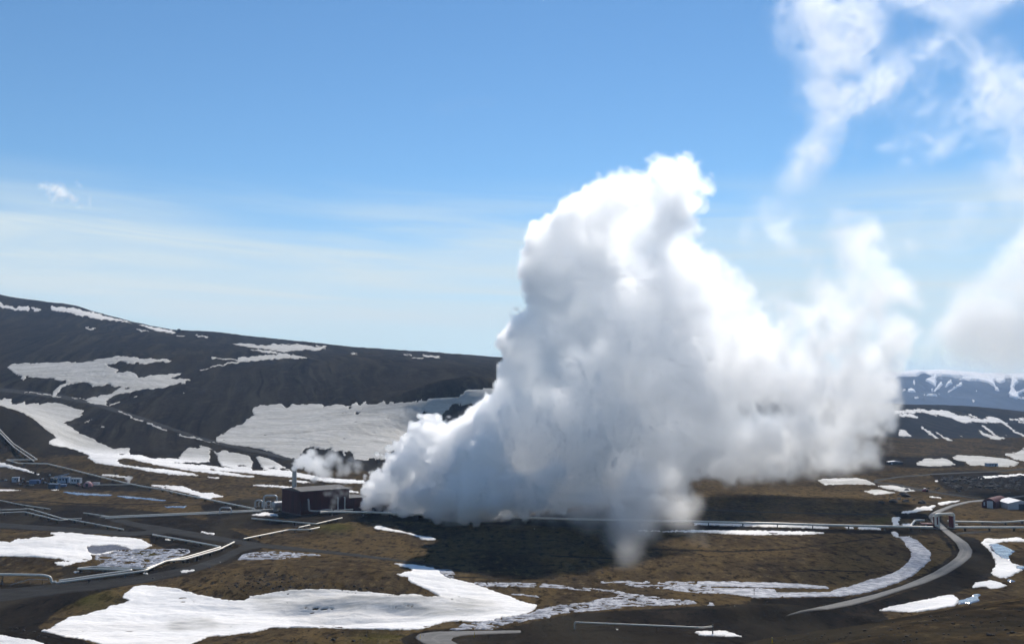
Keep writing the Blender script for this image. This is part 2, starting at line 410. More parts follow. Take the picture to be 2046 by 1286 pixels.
SNOW = blank()
for f, polys in ((c1, [
 '-60,150 0,165 30,185 70,195 120,205 150,190 175,205 210,195 225,215 215,235 170,230 120,222 70,215 40,210 0,200 -60,195',
 '235,208 270,208 310,222 300,232 250,228',
 '385,215 400,200 470,205 560,210 640,230 760,258 850,284 960,312 1000,322 960,320 850,300 760,296 720,290 640,266 560,256 500,242 430,232 395,228',
 '1010,322 1060,335 1150,352 1230,370 1330,388 1310,398 1250,394 1170,378 1090,352',
 '635,355 680,358 740,370 700,372 650,365', '1020,365 1060,372 1130,380 1120,385 1040,378', '1320,412 1400,417 1390,424 1330,421', '1475,415 1590,423 1560,431 1490,425',
 '55,655 80,638 200,632 300,625 400,625 500,618 580,625 680,622 740,595 800,590 850,585 900,575 980,582 1050,590 1130,590 1200,595 1270,600 1310,610 1270,620 1200,618 1130,625 1060,640 1040,610 1000,630 960,625 900,605 860,620 800,640 860,665 900,675 870,705 950,690 1020,700 1040,735 1100,720 1200,710 1280,712 1390,698 1280,745 1440,750 1380,775 1280,800 1160,825 1120,812 1050,830 950,850 880,870 820,900 800,940 740,945 660,920 610,890 560,895 530,885 600,885 640,895 720,870 735,895 750,870 820,860 880,830 930,800 860,800 820,785 760,800 690,805 680,780 630,765 590,770 540,780 500,800 470,815 440,850 420,870 395,865 410,840 450,800 500,790 505,755 470,760 420,745 370,740 310,735 250,725 200,730 165,755 165,715 120,715 100,690 70,670',
 '790,945 920,910 900,925 830,945', '985,900 1050,868 1030,885', '1355,875 1415,845 1400,860',
 '1590,582 1700,590 1830,600 1967,567 1967,607 1850,612 1780,625 1600,660 1490,680 1500,672 1640,645 1760,620 1820,608 1740,600 1600,590',
 '175,842 300,852 390,868 470,880 460,886 380,874 290,860 180,848', '895,990 1010,1030 1000,1036 890,998', '1010,1040 1090,1060 1080,1068 1010,1048', '1110,1075 1270,1135 1255,1140 1110,1085', '1330,1160 1500,1195 1640,1230 1740,1250 1640,1235 1480,1200 1340,1168',
 '-60,915 0,905 40,890 90,900 90,945 180,910 200,945 290,930 300,945 380,925 450,930 530,955 640,985 600,1030 560,1050 470,1075 510,1090 500,1100 560,1140 640,1180 720,1215 780,1245 850,1270 990,1282 900,1320 700,1300 560,1275 480,1250 420,1245 370,1225 380,1210 430,1190 370,1140 310,1095 250,1045 180,1000 100,975 0,945 -60,935',
 '620,1085 715,1030 690,1050 640,1080', '725,1130 795,1087 780,1105']),
 (c2, [
 '-70,165 0,165 60,160 140,180 210,175 240,165 290,175 380,172 470,180 560,195 640,205 560,208 540,215 450,210 350,220 300,222 200,205 100,190 0,180',
 '-20,262 100,265 180,250 300,240 400,250 485,262 440,270 330,270 200,282 60,292 -20,302', '40,205 160,212 260,228 330,240 420,256 300,240 160,226', '760,230 800,232 865,245 820,243', '1150,240 1230,246 1225,252 1170,247', '1205,262 1320,270 1300,275 1230,270', '1290,250 1380,252 1445,262 1350,262', '530,178 640,188 600,193 540,186',
 '-170,835 0,735 40,712 80,690 110,680 85,650 100,620 140,608 230,600 300,600 320,625 370,598 480,600 600,605 590,635 640,600 700,600 780,615 830,575 840,600 860,608 890,570 900,600 960,600 1005,580 1025,560 1040,600 1070,575 1110,595 1200,578 1330,560 1430,555 1480,550 1560,555 1575,525 1620,500 1700,485 1780,480 1830,490 1900,560 1900,760 1700,900 1500,1000 1100,990 1080,985 900,1000 800,985 650,930 500,900 400,980 360,990 280,960 200,930 100,910 0,895 -170,870']),
 (c3, [
 '390,0 450,40 520,110 460,140 450,165 500,185 600,200 700,230 790,260 830,280 800,295 850,320 880,345 950,355 1050,370 1200,385 1300,410 1450,430 1600,450 1800,460 1860,460 1700,430 1500,400 1350,390 1200,370 1100,350 1080,320 1110,300 1180,300 1300,330 1430,360 1600,390 1800,420 1929,425 1929,372 1800,362 1700,352 1560,345 1600,340 1929,335 1929,300 1800,310 1640,310 1560,300 1400,305 1300,275 1200,270 1180,240 1200,215 1080,210 1030,215 950,175 900,160 870,130 780,90 700,60 660,10 600,-5',
 '1640,305 1700,230 1740,208 1830,205 1929,208 1929,330 1700,318', '920,445 1050,450 1230,480 1100,475 950,460', '1340,545 1500,548 1680,558 1800,605 1929,645 1929,676 1800,642 1700,612 1530,580 1450,565', '-60,320 0,330 80,360 200,390 330,435 280,432 150,400 0,372 -60,360', '330,440 380,450 340,456',
 '-40,588 100,588 230,595 100,600 -40,598', '440,585 600,588 480,596', '-60,1062 0,1065 100,1070 150,1040 270,1040 300,1025 420,1030 510,1010 450,980 560,980 700,990 850,1005 1000,1020 1100,1025 1200,1030 1290,1045 1400,1100 1330,1130 1200,1137 1100,1140 1040,1160 960,1180 830,1185 850,1215 800,1245 700,1255 600,1286 520,1275 500,1255 620,1240 550,1220 430,1210 300,1205 150,1200 0,1195 -60,1195',
 '1195,1000 1215,1005 1200,1012', '150,835 180,832 170,840', '1160,1215 1190,1210 1250,1205 1200,1220']),
 (c4, [
 '0,325 100,335 300,362 500,382 700,385 800,398 880,395 1000,415 1200,450 1400,465 1560,475 1560,502 1400,502 1200,487 1000,455 880,442 700,432 500,408 300,390 150,380 100,352 0,348',
 '0,170 60,170 120,190 160,240 180,300 210,335 290,350 350,365 500,385 480,360 500,310 470,250 420,230 300,215 225,190 200,215 140,200 90,165 0,140', '255,345 300,325 270,290 240,230 300,215 420,235 470,255 500,310 480,365 350,360', '530,245 600,250 700,290 760,330 850,375 880,400 700,385 600,370 560,300',
 '0,372 150,385 300,405 420,425 540,435 480,445 300,430 100,405 0,390', '820,470 950,475 1100,495 950,494 850,482', '500,515 700,520 900,540 1050,550 880,554 700,537 520,526', '1400,570 1505,578 1500,590 1410,586', '-10,590 100,595 240,625 180,635 120,640 60,655 -10,642', '460,806 560,792 620,778 750,800 740,812 600,810', '40,430 100,440 210,455 190,460 90,448', '250,460 310,466 255,468',
 '1640,920 1700,905 1760,920 1905,955 1905,967 1760,947 1680,937', '0,955 150,985 130,990 0,970', '180,1250 210,1245 190,1258']),
 (c5, ['1290,143 1390,153 1300,154', '1415,405 1450,390 1550,386 1500,402 1420,415', '1100,414 1170,408 1160,421', '560,402 630,394 600,409', '-80,905 40,900 120,925 250,940 350,968 330,1000 -80,1000',
  '300,865 380,855 440,820 490,790 560,755 650,745 740,715 830,700 860,670 940,655 1020,630 960,595 1010,550 1050,520 1130,507 1250,520 1400,540 1560,580 1700,610 1830,630 1910,630 1970,600 2046,585 2046,865 1900,885 1800,900 1640,910 1560,945 1500,968 1440,1010 870,1010 790,968 700,940 600,920 500,910 400,880']),
 (c6, ['-5,515 100,500 250,475 400,468 550,465 700,475 850,490 1000,510 1120,500 1200,520 1300,518 1200,465 1100,420 1070,400 1080,385 990,365 1110,340 1080,320 1030,310 970,288 1090,298 1200,310 1280,340 1330,385 1400,400 1500,425 1580,450 1700,495 1820,540 1900,565 1960,575 1940,600 1890,630 1800,650 1700,660 1640,685 1500,690 1430,680 1320,690 1220,720 1150,740 1000,742 850,738 700,735 500,728 350,725 250,728 150,725 80,745 -5,765',
  '840,45 880,38 1000,65 1100,85 1160,100 1260,120 1260,132 1180,130 1140,110 1060,85 950,70 870,58', '1385,397 1420,400 1400,406', '880,42 900,46 880,50']),
 (c7, ['920,321 1130,330 1400,325 1700,325 2046,330 2046,350 1870,360 1700,356 1480,341 1150,337 920,329', '1380,1155 1600,1145 1780,1195 1560,1187 1420,1182', '1380,262 1560,265 1800,272 2046,280 2046,298 1800,290 1560,284 1380,280', '60,310 90,308 80,318', '740,1128 765,1132 745,1140']),
 (c8, ['0,606 200,606 420,613 462,620 300,626 100,627 0,630', '0,560 140,566 300,574 470,580 470,592 300,586 140,580 0,574', '560,578 625,584 620,592 570,588', '645,580 785,588 780,598 650,594', '848,612 875,610 902,640 880,642 850,630', '855,522 905,522 890,545 900,570 860,570 850,545', '950,634 975,636 960,642', '908,565 960,560 990,572 920,578',
 '890,495 985,478 1000,465 1120,450 1100,465 1050,480 950,499', '1120,440 1180,428 1285,419 1200,438 1150,450', '1385,680 1420,650 1500,655 1560,650 1600,645 1660,658 1660,670 1520,668 1480,680 1440,686 1450,720 1480,740 1520,775 1560,785 1600,810 1660,822 1620,850 1580,870 1540,890 1500,885 1450,865 1460,840 1480,800 1450,740 1420,700',
 '1330,945 1360,920 1440,905 1500,915 1550,935 1500,948 1450,952 1420,940', '765,1084 850,1060 950,1040 1050,1020 1150,1000 1210,992 1250,1010 1255,1030 1230,1055 1150,1070 980,1095',
 '1210,160 1300,152 1450,160 1560,175 1620,195 1600,214 1480,214 1420,207 1320,207 1300,190 1220,167', '990,205 1050,175 1170,165 1240,207 1100,212', '1530,145 1600,135 1660,100 1660,182 1590,172',
 '400,298 500,290 640,287 700,298 760,327 600,322 450,327', '760,335 850,330 930,345 1000,365 920,369 830,352', '680,365 760,355 880,375 750,387', '1020,398 1100,396 1240,418 1100,402', '1365,285 1400,278 1500,270 1660,260 1660,271 1500,281 1390,290', '1098,300 1135,298 1125,312',
 '915,0 940,10 972,36 908,34', '1060,0 1075,0 1132,46 1110,43', '1105,0 1190,50 1230,62 1190,61', '1250,20 1285,38 1265,34', '1370,0 1440,35 1540,45 1480,53 1400,26', '1430,0 1500,36 1470,30', '1590,0 1660,34 1660,44', '1090,470 1050,478 1100,480']),
 (c9, ['200,545 440,520 560,530 720,540 800,560 880,590 960,590 1050,620 1150,625 1230,595 1330,625 1420,690 1500,760 1600,805 1600,820 1500,777 1400,702 1330,665 1250,675 1150,660 1050,655 960,665 880,650 800,610 740,605 650,580 500,560 400,560 300,567 200,570', '230,575 400,575 470,625 380,600 280,597', '465,698 500,700 560,758 665,830 640,830 550,775', '628,758 660,765 720,805 770,838 740,836 670,790', '340,678 372,690 350,702', '408,684 460,722 440,716', '878,788 942,817 920,813', '1095,754 1120,755 1200,790 1300,825 1390,830 1300,842 1220,827 1140,790', '1120,680 1160,700 1250,760 1310,812 1270,797 1190,745', '240,740 310,750 380,810 240,810', '1370,793 1455,832 1400,817', '1420,630 1600,618 1600,642 1450,642', '980,580 1010,580 1110,615 1060,612', '1510,655 1600,665 1600,680 1530,668',
 '360,150 500,98 600,104 800,118 1000,138 1150,152 1250,160 1380,172 1450,160 1620,155 1620,212 1480,200 1530,230 1500,260 1470,300 1510,350 1620,300 1620,320 1520,370 1530,400 1620,410 1500,415 1440,390 1420,340 1460,310 1440,290 1460,220 1440,182 1390,187 1380,230 1320,240 1260,200 1280,270 1330,340 1300,330 1250,270 1190,235 1100,220 980,215 880,205 1000,185 1080,175 860,182 820,175 720,170 660,155 540,130 400,158',
 '530,220 600,180 660,160 650,200 640,280 600,250 580,240', '620,335 650,290 700,240 720,270 670,300 640,333', '730,300 770,240 810,205 800,240 830,245 780,272', '340,335 390,300 430,342', '278,330 322,308 310,334', '465,363 600,368 720,392 600,384', '588,308 612,318 605,352', '660,343 705,370 680,368', '1033,388 1052,440 1072,477 1040,440', '1058,308 1088,332 1070,332', '770,385 820,368 790,390', '395,398 505,400 430,412', '765,340 920,235 925,240 775,345', '830,310 940,240 945,246 840,314', '1160,300 1175,320 1165,318', '220,390 270,385 230,395', '400,210 420,230 415,270 405,262', '430,205 445,215 435,222'])):
    for s in polys: fill(SNOW, f(s))
HOLE = blank()
for f, polys in ((c2, ['1255,740 1270,700 1310,650 1340,640 1300,700 1265,748', '770,620 800,612 800,628 775,632', '815,658 850,652 845,668 825,672', '1440,690 1470,650 1520,615 1600,600 1650,600 1700,640 1720,690 1600,720 1450,720', '985,985 1010,995 1000,1010']),
                 (c1, ['925,815 990,805 960,822']), (c3, ['1095,258 1140,262 1130,272 1100,270', '100,378 118,384 112,392 100,386', '1500,560 1560,574 1500,572', '1080,310 1150,318 1120,330 1170,345 1090,345']),
                 (c4, ['350,330 400,325 460,338 360,340', '650,358 700,348 740,366 660,368', '755,362 800,358 850,380 780,380', '590,352 630,358 600,362', '200,190 215,200 160,215 140,200']),
                 (cp, ['650,906 654,898 662,897 666,910 660,916 652,914', '672,903 684,902 688,914 680,918 674,914', '688,902 697,898 704,904 708,918 712,930 700,932 692,920', '722,932 740,926 760,925 770,918 790,905 790,945 720,948', '736,916 748,914 750,921 738,922', '752,918 760,916 762,924 754,925', '780,902 792,898 796,908 782,910']),
                 (c6, ['1365,535 1380,538 1370,543', '900,576 1015,596 1000,598', '1020,570 1110,584 1100,588', '330,590 560,602 580,610 420,602'])):
    for s in polys: fill(HOLE, f(s))
DITCH = blank(); ICE = blank(); BRAID = blank(); WATER = blank()
for s in ('880,628 900,640 950,640 1000,660 1050,700 1090,740 1080,780 1050,810 980,870 900,910 800,945 700,975 640,985 560,995 400,1000 0,1005 0,975 300,978 480,975 520,955 600,940 700,905 800,880 880,850 940,805 970,760 970,730 940,700 930,670 900,645', '0,915 150,918 300,925 450,940 480,952 300,948 150,945 0,942'): fill(ICE, c8(s))
for s in ('1700,800 1900,800 2046,810 2046,873 1850,868 1650,840 1560,820', '1400,742 1700,745 2046,762 2046,790 1850,785 1600,780 1400,770'): fill(ICE, c7(s))
for s in ('590,745 700,738 900,740 1400,745 1560,770 1500,795 1700,800 1650,840 1400,835 1100,800 900,785 830,770 780,755 700,750 640,757', '-80,750 0,755 200,765 400,785 550,800 700,810 780,825 850,840 1020,860 1180,880 1200,895 1170,890 1060,870 1280,890 1370,900 1410,920 1300,930 1100,940 900,945 700,965 500,985 300,1000 130,1030 50,1050 0,1060 -60,1080 -60,1060 0,1040 100,1000 160,960 300,930 500,915 600,885 720,870 770,845 680,820 500,815 300,800 100,780 0,775 -80,765', '0,850 80,855 120,877 60,863 0,858', '1500,905 1560,935 1420,940 1500,930', '1620,930 1850,945 1640,938'): fill(BRAID, c7(s))
for s in ('740,300 760,260 900,240 1030,225 1200,225 1400,220 1480,225 1500,245 1400,290 1280,320 1150,370 1040,360 1000,365 740,360 830,325',): fill(BRAID, c5(s))
for s in ('1200,312 1280,320 1370,335 1400,365 1380,400 1330,385 1280,340', '1330,735 1400,735 1450,700 1560,695 1700,665 1900,635 1960,605 2046,590 2046,660 1900,670 1750,700 1650,740 1500,735 1400,745', '1480,422 1700,420 1900,425 2046,435 2046,450 1800,450 1600,448', '1700,495 1850,500 1950,510 1975,522 1940,516 1800,504'): fill(BRAID, c6(s))
for s in ('350,1228 400,1180 500,1160 700,1150 900,1160 1190,1185 1000,1195 800,1217 600,1228',): fill(BRAID, c4(s))
for s in ('560,605 700,612 900,625 1050,635 1000,642 850,640 700,632', '1050,640 1200,650 1400,668 1540,688 1450,688 1300,672 1150,662', '1480,748 1600,738 1710,740 1690,752 1600,752'): fill(WATER, c3(s))
for s in ('1440,686 1482,682 1540,700 1590,728 1552,760 1562,780 1522,776 1480,740', '1600,815 1660,822 1660,832 1615,840', '1550,898 1602,908 1560,914', '1240,1030 1310,1010 1340,1000 1335,988 1388,985 1370,1005 1380,1025 1330,1040 1260,1047'): fill(WATER, c8(s))
SLUSH_SHADE = blank()  # shaded snow hollow, drawn as slush with its shade in the colour
for s in ('800,1115 850,1104 960,1100 1040,1090 1100,1105 1210,1136 1090,1140 980,1160 930,1175 840,1180 805,1150',): fill(SLUSH_SHADE, c3(s))

for s in ('0,678 200,684 400,692 560,708 700,716 900,722 1200,722 1400,716 1650,700',): stroke(DITCH, c3(s), 1.6)
for s in ('1050,478 1250,482 1500,490 1700,496 1900,486 2046,480', '200,530 450,542 700,552 950,556', '-700,700 -300,712 100,716'): stroke(DITCH, c7(s), 1.5)
for s in ('20,722 200,716 420,690 600,665 800,640', '200,850 420,840 700,850'): stroke(DITCH, c8(s), 1.4)
for s in ('0,912 200,916 420,938 620,956 800,966', '1000,1010 1300,1020 1500,1040'): stroke(DITCH, c3(s), 1.6)
ROADM = blank()
fill(ROADM, c8('1420,411 1410,413 1300,425 1200,450 1120,480 1080,500 1070,520 1100,560 1150,600 1200,640 1240,680 1260,720 1240,760 1190,800 1100,855 1000,900 900,940 750,985 600,1020 450,1055 300,1085 210,1112 216,1116 350,1090 480,1075 600,1055 750,1015 900,965 1050,920 1180,865 1270,810 1330,760 1337,720 1312,680 1250,635 1190,595 1140,550 1125,520 1150,490 1230,455 1330,430 1420,424'))
fill(ROADM, c8('1560,402 1600,395 1700,382 1700,394 1610,402 1560,412'))
fill(ROADM, c6('1120,795 1150,770 1250,755 1500,750 1850,746 1840,762 1600,772 1450,780 1380,795 1370,815 1420,842 1520,880 1300,880 1180,835'))
TRACK = blank()
stroke(TRACK, cp('180,1026 230,1038 280,1050 330,1058 400,1070 460,1080 520,1089 600,1097 680,1105 750,1113 830,1124 880,1132'), [4, 9, 11, 12, 12, 10, 9, 7, 6, 5, 4, 3])
stroke(TRACK, cp('520,1089 480,1097 440,1118 380,1138 300,1154 200,1168 110,1176 30,1186 -80,1196'), [9, 12, 13, 14, 16, 18, 20, 24, 28])
stroke(TRACK, cp('-80,1046 0,1049 80,1054 170,1060 260,1066 330,1062'), [10, 10, 10, 9, 9, 8])
stroke(TRACK, cp('-80,770 -20,776 80,787 150,797 220,816 300,842 350,859 400,876 450,888 530,905 590,918'), [6, 7, 8, 8, 8, 7, 6, 6, 6, 6, 6])
fill(TRACK, c8('740,305 900,322 1000,345 1150,372 1330,398 1400,405 1390,412 1300,404 1140,380 980,356 880,330 740,314'))
stroke(TRACK, c8('-500,470 -200,478 0,487 90,489 300,495 500,500 700,503 830,504'), 3)
stroke(TRACK, c8('1235,622 1300,615 1360,611 1440,606'), 4)
stroke(TRACK, c8('740,300 900,278 1100,262 1300,252 1500,245 1660,228'), 3)

DARKM = blank()       # bare black gravel and lava sand
for f, polys in ((cp, ['400,1008 470,1000 566,995 740,1012 800,1022 960,1032 1100,1040 1300,1048 1860,1062 1860,1068 1300,1058 960,1046 750,1040 690,1042 620,1050 500,1056 420,1048', '-80,998 100,1008 200,1010 330,1025 420,1040 520,1080 440,1092 330,1074 200,1066 0,1056 -80,1050', '-80,1172 100,1168 250,1150 450,1100 480,1092 530,1094 450,1128 330,1152 250,1168 180,1188 120,1215 85,1245 60,1262 -80,1270', '-80,1246 40,1252 100,1256 200,1290 200,1400 -80,1400', '1000,1258 1050,1245 1150,1225 1300,1215 1450,1208 1600,1198 1640,1215 1760,1222 1780,1240 1640,1290 1200,1400 900,1400', '1860,945 1960,940 2060,955 2206,960 2206,1000 2060,1000 1960,990 1900,985', '300,1070 440,1094 400,1108 340,1100 300,1082', '-80,1166 0,1164 100,1166 110,1180 -80,1190', '100,975 180,965 300,968 300,980 180,978', '0,955 100,945 200,955 180,972 60,975 0,968', '120,1130 300,1140 460,1084 480,1092 300,1152 130,1166']),
                 (c8, ['1270,640 1340,640 1400,680 1450,740 1480,800 1460,870 1340,940 1200,985 1000,1035 750,1090 500,1085 700,1040 1000,950 1250,830 1340,760 1330,700', '0,1012 300,1010 560,1000 640,990 800,960 1000,890 1180,800 1240,740 1180,640 1100,585 800,590 850,600 1100,610 1180,680 1220,740 1150,800 1000,880 800,952 640,996 450,1046 200,1100 0,1110', '-400,590 500,600 900,604 1150,600 1240,610 1240,620 900,618 -400,604', '830,480 1000,500 1070,500 1060,540 900,530', '780,160 990,165 1250,160 1300,210 1000,215 780,205']),
                 (c6, ['1020,800 1120,760 1260,748 1250,756 1150,770 1120,800 1180,850 1060,860', '1370,795 1600,772 1850,762 1800,800 1650,860 1420,842', '0,130 300,190 700,262 1000,288 1300,320 1300,330 1000,300 600,240 0,160'])):
    for s in polys: fill(DARKM, f(s))
print('masks', round(time.time() - T0, 1))

hw0 = sstep(735, 900, DG) * (1 - sstep(2700, 3400, DG))
fing = fbm2(ac / 11.0, (DG - 0.35 * XG) / 120, 3, 35, 0.6)
RN = fbm2(UG / 6.0, VG / 3.0, 3, 31, 0.65)
RU = 5.0 * fbm2(UG / 13.0, VG / 5.0, 4, 32, 0.7) + 4.0 * hw0 * fing
RV = 2.4 * fbm2(UG / 11.0, VG / 4.0, 4, 33, 0.7) + 5.0 * hw0 * fing
def edge(a, s, amp, k=1.0):
    """soft traced field with an irregular rim: > 0 inside"""
    m_ = samp(0.75 * blur(a, s * 0.4) + 0.25 * blur(a, s * 2.0), RU * k, RV * k) - 0.42
    return m_ + amp * RN
snow_f = edge(SNOW, 1.5, 0.34)
snow_f = np.minimum(snow_f, -edge(HOLE, 1.2, 0.2))
ice_f = edge(ICE, 1.3, 0.2)
bn = fbm2(UG / 46.0 + VG / 40, VG / 4.6 - UG / 160, 4, 41, 0.6) + 0.25 * fbm2(UG / 9, VG / 2.2, 3, 43)
br = samp(blur(BRAID, 0.9)) - 0.45
braid_f = np.minimum(br, (0.15 - np.abs(bn)) * 1.9)
ice_f = np.maximum(ice_f, braid_f)
water_f = edge(WATER, 1.0, 0.12); slush_shade_f = edge(SLUSH_SHADE, 1.0, 0.2)
road_f = samp(blur(ROADM, 1.0)) - 0.5
track_f = samp(blur(TRACK, 1.6)) - 0.5
for a in (snow_f, ice_f, water_f, slush_shade_f, road_f, track_f): a[DG < 62] = -0.5
snow_f = np.minimum(snow_f, -np.maximum(water_f, slush_shade_f))
snow_f = np.where((DG > 7200) & (DG < 9600), np.maximum(snow_f, (ZG - 222 + 62 * fbm2(XG / 210, DG / 700, 5, 36, 0.6) + 34 * (0.5 - RID)) / 90), snow_f)
snow_f[DG > 9600] = 0.3
dark = samp(blur(DARKM, 3.0))
dark = np.clip(dark + 0.25 * (fbm2(UG / 14, VG / 5, 4, 51)) * sstep(0.02, 0.3, dark), 0, 1)
hill = sstep(0.0, 1.0, (VG < 2000) * sstep(735, 800, DG) * (1 - sstep(1150, 1500, UG) * (1 - sstep(1500, 1560, DG))))
dark = np.maximum(dark, hill * (0.86 + 0.14 * N1))
for u_, v_, su_, sv_, k_ in ((260, 668, 320, 22, .34), (800, 765, 130, 26, .30), (150, 715, 180, 20, .22), (700, 725, 300, 18, .22), (420, 700, 140, 16, .25), (330, 880, 90, 14, .25), (1990, 812, 160, 10, .35), (1850, 892, 160, 12, .35)):
    dark = dark - k_ * np.exp(-((UG - u_) / su_) ** 2 - ((VG - v_) / sv_) ** 2) * (DG > 735) * (0.7 + 0.9 * fbm2(XG / 90, DG / 160, 4, 54))
dark = np.clip(dark, 0, 1)
knoll = np.exp(-((UG - 30) / 90) ** 2 - ((VG - 880) / 60) ** 2)
dark *= 1 - 0.35 * knoll * (DG < 870)
dark = np.clip(dark + (0.30 * sstep(480, 660, DG) + 0.30 * fbm2(UG / 120, VG / 9, 4, 53)) * sstep(230, 330, DG), 0, 1)
fore = 1 - sstep(150, 200, DG)
dark = np.maximum(dark, fore * np.clip(0.55 + 0.5 * fbm2(XG / 14, DG / 9, 4, 52), 0, 1))
dark = np.maximum(dark, np.clip(samp(blur(DITCH, 0.7), RU * .5, RV * .5) * 1.6, 0, 1))
dark = np.maximum(dark, 0.9 * np.clip(track_f + 0.4, 0, 1))
shoulder = np.clip(samp(blur(ROADM, 7.0)) * 2.2, 0, 1); dark = np.maximum(dark, 0.85 * shoulder * (DG > 150))
green = np.zeros_like(ZG)
for u, v, su, sv in ((670, 1052, 40, 10), (180, 1195, 60, 22), (290, 1108, 40, 8), (760, 1272, 60, 12), (1760, 1040, 30, 6)):
    green += np.exp(-((UG - u) / su) ** 2 - ((VG - v) / sv) ** 2)
green = np.clip(green * (0.6 + 0.8 * N2), 0, 1)

ZG -= np.clip(snow_f * 3, 0, 1) * hillw * (1.5 * GUL + 0.6 * fbm2(XG / 24, DG / 24, 3, 6))

def grid_faces(mask):
    """quads of the grid where mask (per vertex, bool) touches; returns faces on a compact vertex list"""
    q = mask[:-1, :-1] | mask[1:, :-1] | mask[:-1, 1:] | mask[1:, 1:]
    i, j = np.nonzero(q)
    idx = i * NTC + j
    f = np.stack([idx, idx + 1, idx + NTC + 1, idx + NTC], -1)
    used, inv = np.unique(f.ravel(), return_inverse=True)
    return used, inv.reshape(-1, 4)
def grid_object(name, mask, z, material, attrs=None, kind='structure'):
    used, f = grid_faces(mask)
    me = bpy.data.meshes.new(name)
    co = np.stack([XG.ravel()[used], DG.ravel()[used], z.ravel()[used]], -1).astype(np.float32)
    me.vertices.add(len(co)); me.vertices.foreach_set('co', co.ravel())
    n = len(f); me.loops.add(n * 4); me.polygons.add(n)
    me.loops.foreach_set('vertex_index', f.ravel().astype(np.int32))
    me.polygons.foreach_set('loop_start', np.arange(0, n * 4, 4, dtype=np.int32))
    me.polygons.foreach_set('use_smooth', np.ones(n, bool))
    me.update(calc_edges=True)
    for k, v in (attrs or {}).items():
        at_ = me.attributes.new(k, 'FLOAT', 'POINT'); at_.data.foreach_set('value', np.ascontiguousarray(v.ravel()[used], np.float32))
    me.materials.append(material)
    o = bpy.data.objects.new(name, me); COL.objects.link(o)
    return set_props(o, kind=kind)

# ---- ground material: lava gravel and winter grass
m_ground = mat('lava gravel and dry grass'); t = NT(m_ground.node_tree)
pos = t.n('ShaderNodeNewGeometry').outputs['Position']
mp = t.n('ShaderNodeMapping', {'Vector': pos, 'Scale': (1, 0.45, 1)}).outputs[0]
n_big = t.noise(0.012, 5, mp); n_mid = t.noise(0.09, 6, mp, 0.6); n_fin = t.noise(0.9, 6, pos, 0.65); n_pat = t.noise(0.035, 6, mp, 0.62, 0.6); n_tus = t.noise(0.33, 5, mp, 0.7)
da = t.attr('dark'); gr = t.attr('green'); fa = t.attr('far'); gul = t.attr('gully')
grass = t.mix(t.ramp(n_pat, 0.36, 0.62), (0.046, 0.034, 0.022), (0.108, 0.076, 0.038))
grass = t.mix(t.ramp(n_mid, 0.45, 0.70), grass, (0.072, 0.054, 0.033))
grass = t.mix(t.ramp(n_tus, 0.50, 0.64), grass, (0.022, 0.018, 0.013))
grass = t.mix(t.ramp(n_tus, 0.44, 0.34), grass, (0.122, 0.090, 0.048))
grass = t.mix(t.ramp(n_fin, 0.52, 0.72), grass, (0.020, 0.016, 0.012))
grass = t.mix(t.math('MULTIPLY', gr, 0.75), grass, (0.062, 0.064, 0.012))
grav = t.mix(t.ramp(n_big, 0.35, 0.7), (0.0165, 0.0150, 0.0140), (0.029, 0.0245, 0.0195))
grav = t.mix(t.ramp(n_mid, 0.5, 0.75), grav, (0.042, 0.034, 0.025))
grav = t.mix(t.ramp(n_tus, 0.52, 0.66), grav, (0.010, 0.0095, 0.010))
grav = t.mix(t.ramp(n_fin, 0.55, 0.75), grav, (0.044, 0.037, 0.029))
grav = t.mix(t.math('MULTIPLY', t.ramp(gul, -0.1, 0.45), 0.6), grav, (0.046, 0.040, 0.029))
stk = t.attr('streak')
grav = t.mix(t.math('MULTIPLY', t.ramp(stk, 0.04, 0.34), 0.75), grav, (0.0085, 0.0082, 0.0085))
grav = t.mix(t.math('MULTIPLY', t.ramp(stk, -0.06, -0.36), 0.55), grav, (0.052, 0.046, 0.034))
dd = t.math('ADD', da, t.math('MULTIPLY', t.math('SUBTRACT', n_pat, 0.5), 0.9))
dd = t.math('ADD', dd, t.math('MULTIPLY', t.math('SUBTRACT', n_tus, 0.5), 0.5))
# bare streaks through the grass of the plain
dd = t.math('ADD', dd, t.math('MULTIPLY', t.ramp(n_big, 0.52, 0.68), 0.22))
c = t.mix(t.ramp(dd, 0.25, 0.75), grass, grav)
c = t.mix(fa, c, (0.045, 0.045, 0.048))
bh = t.math('ADD', t.math('ADD', t.math('MULTIPLY', n_fin, 0.5), t.math('MULTIPLY', n_mid, 2.0)), t.math('MULTIPLY', n_tus, 1.2))
t.bsdf(c, 1.0, 0, bh, 0.8, 0.6, 0.0)

m_snow = mat('old dusty snow'); t = NT(m_snow.node_tree)
pos = t.n('ShaderNodeNewGeometry').outputs['Position']
mp = t.n('ShaderNodeMapping', {'Vector': pos, 'Rotation': (0, 0, 0.2), 'Scale': (0.3, 1, 1)}).outputs[0]
s1 = t.noise(0.05, 6, mp, 0.6, 0.8); s2 = t.noise(0.5, 5, mp, 0.6); dirt = t.attr('dirt')
c = t.mix(t.ramp(s1, 0.40, 0.72), (0.87, 0.84, 0.80), (0.71, 0.675, 0.63))
dirty = t.mix(t.ramp(s1, 0.35, 0.7), (0.47, 0.455, 0.42), (0.35, 0.335, 0.30))
dirty = t.mix(t.ramp(s2, 0.5, 0.8), dirty, (0.30, 0.285, 0.255))
c = t.mix(dirt, c, dirty)
c = t.mix(t.math('MULTIPLY', t.attr('rim'), 0.85), c, (0.15, 0.13, 0.105))
t.bsdf(c, 0.75, 0, t.math('ADD', t.math('MULTIPLY', s1, 3.0), t.math('MULTIPLY', s2, 0.4)), 0.45, 0.8, 0.2)

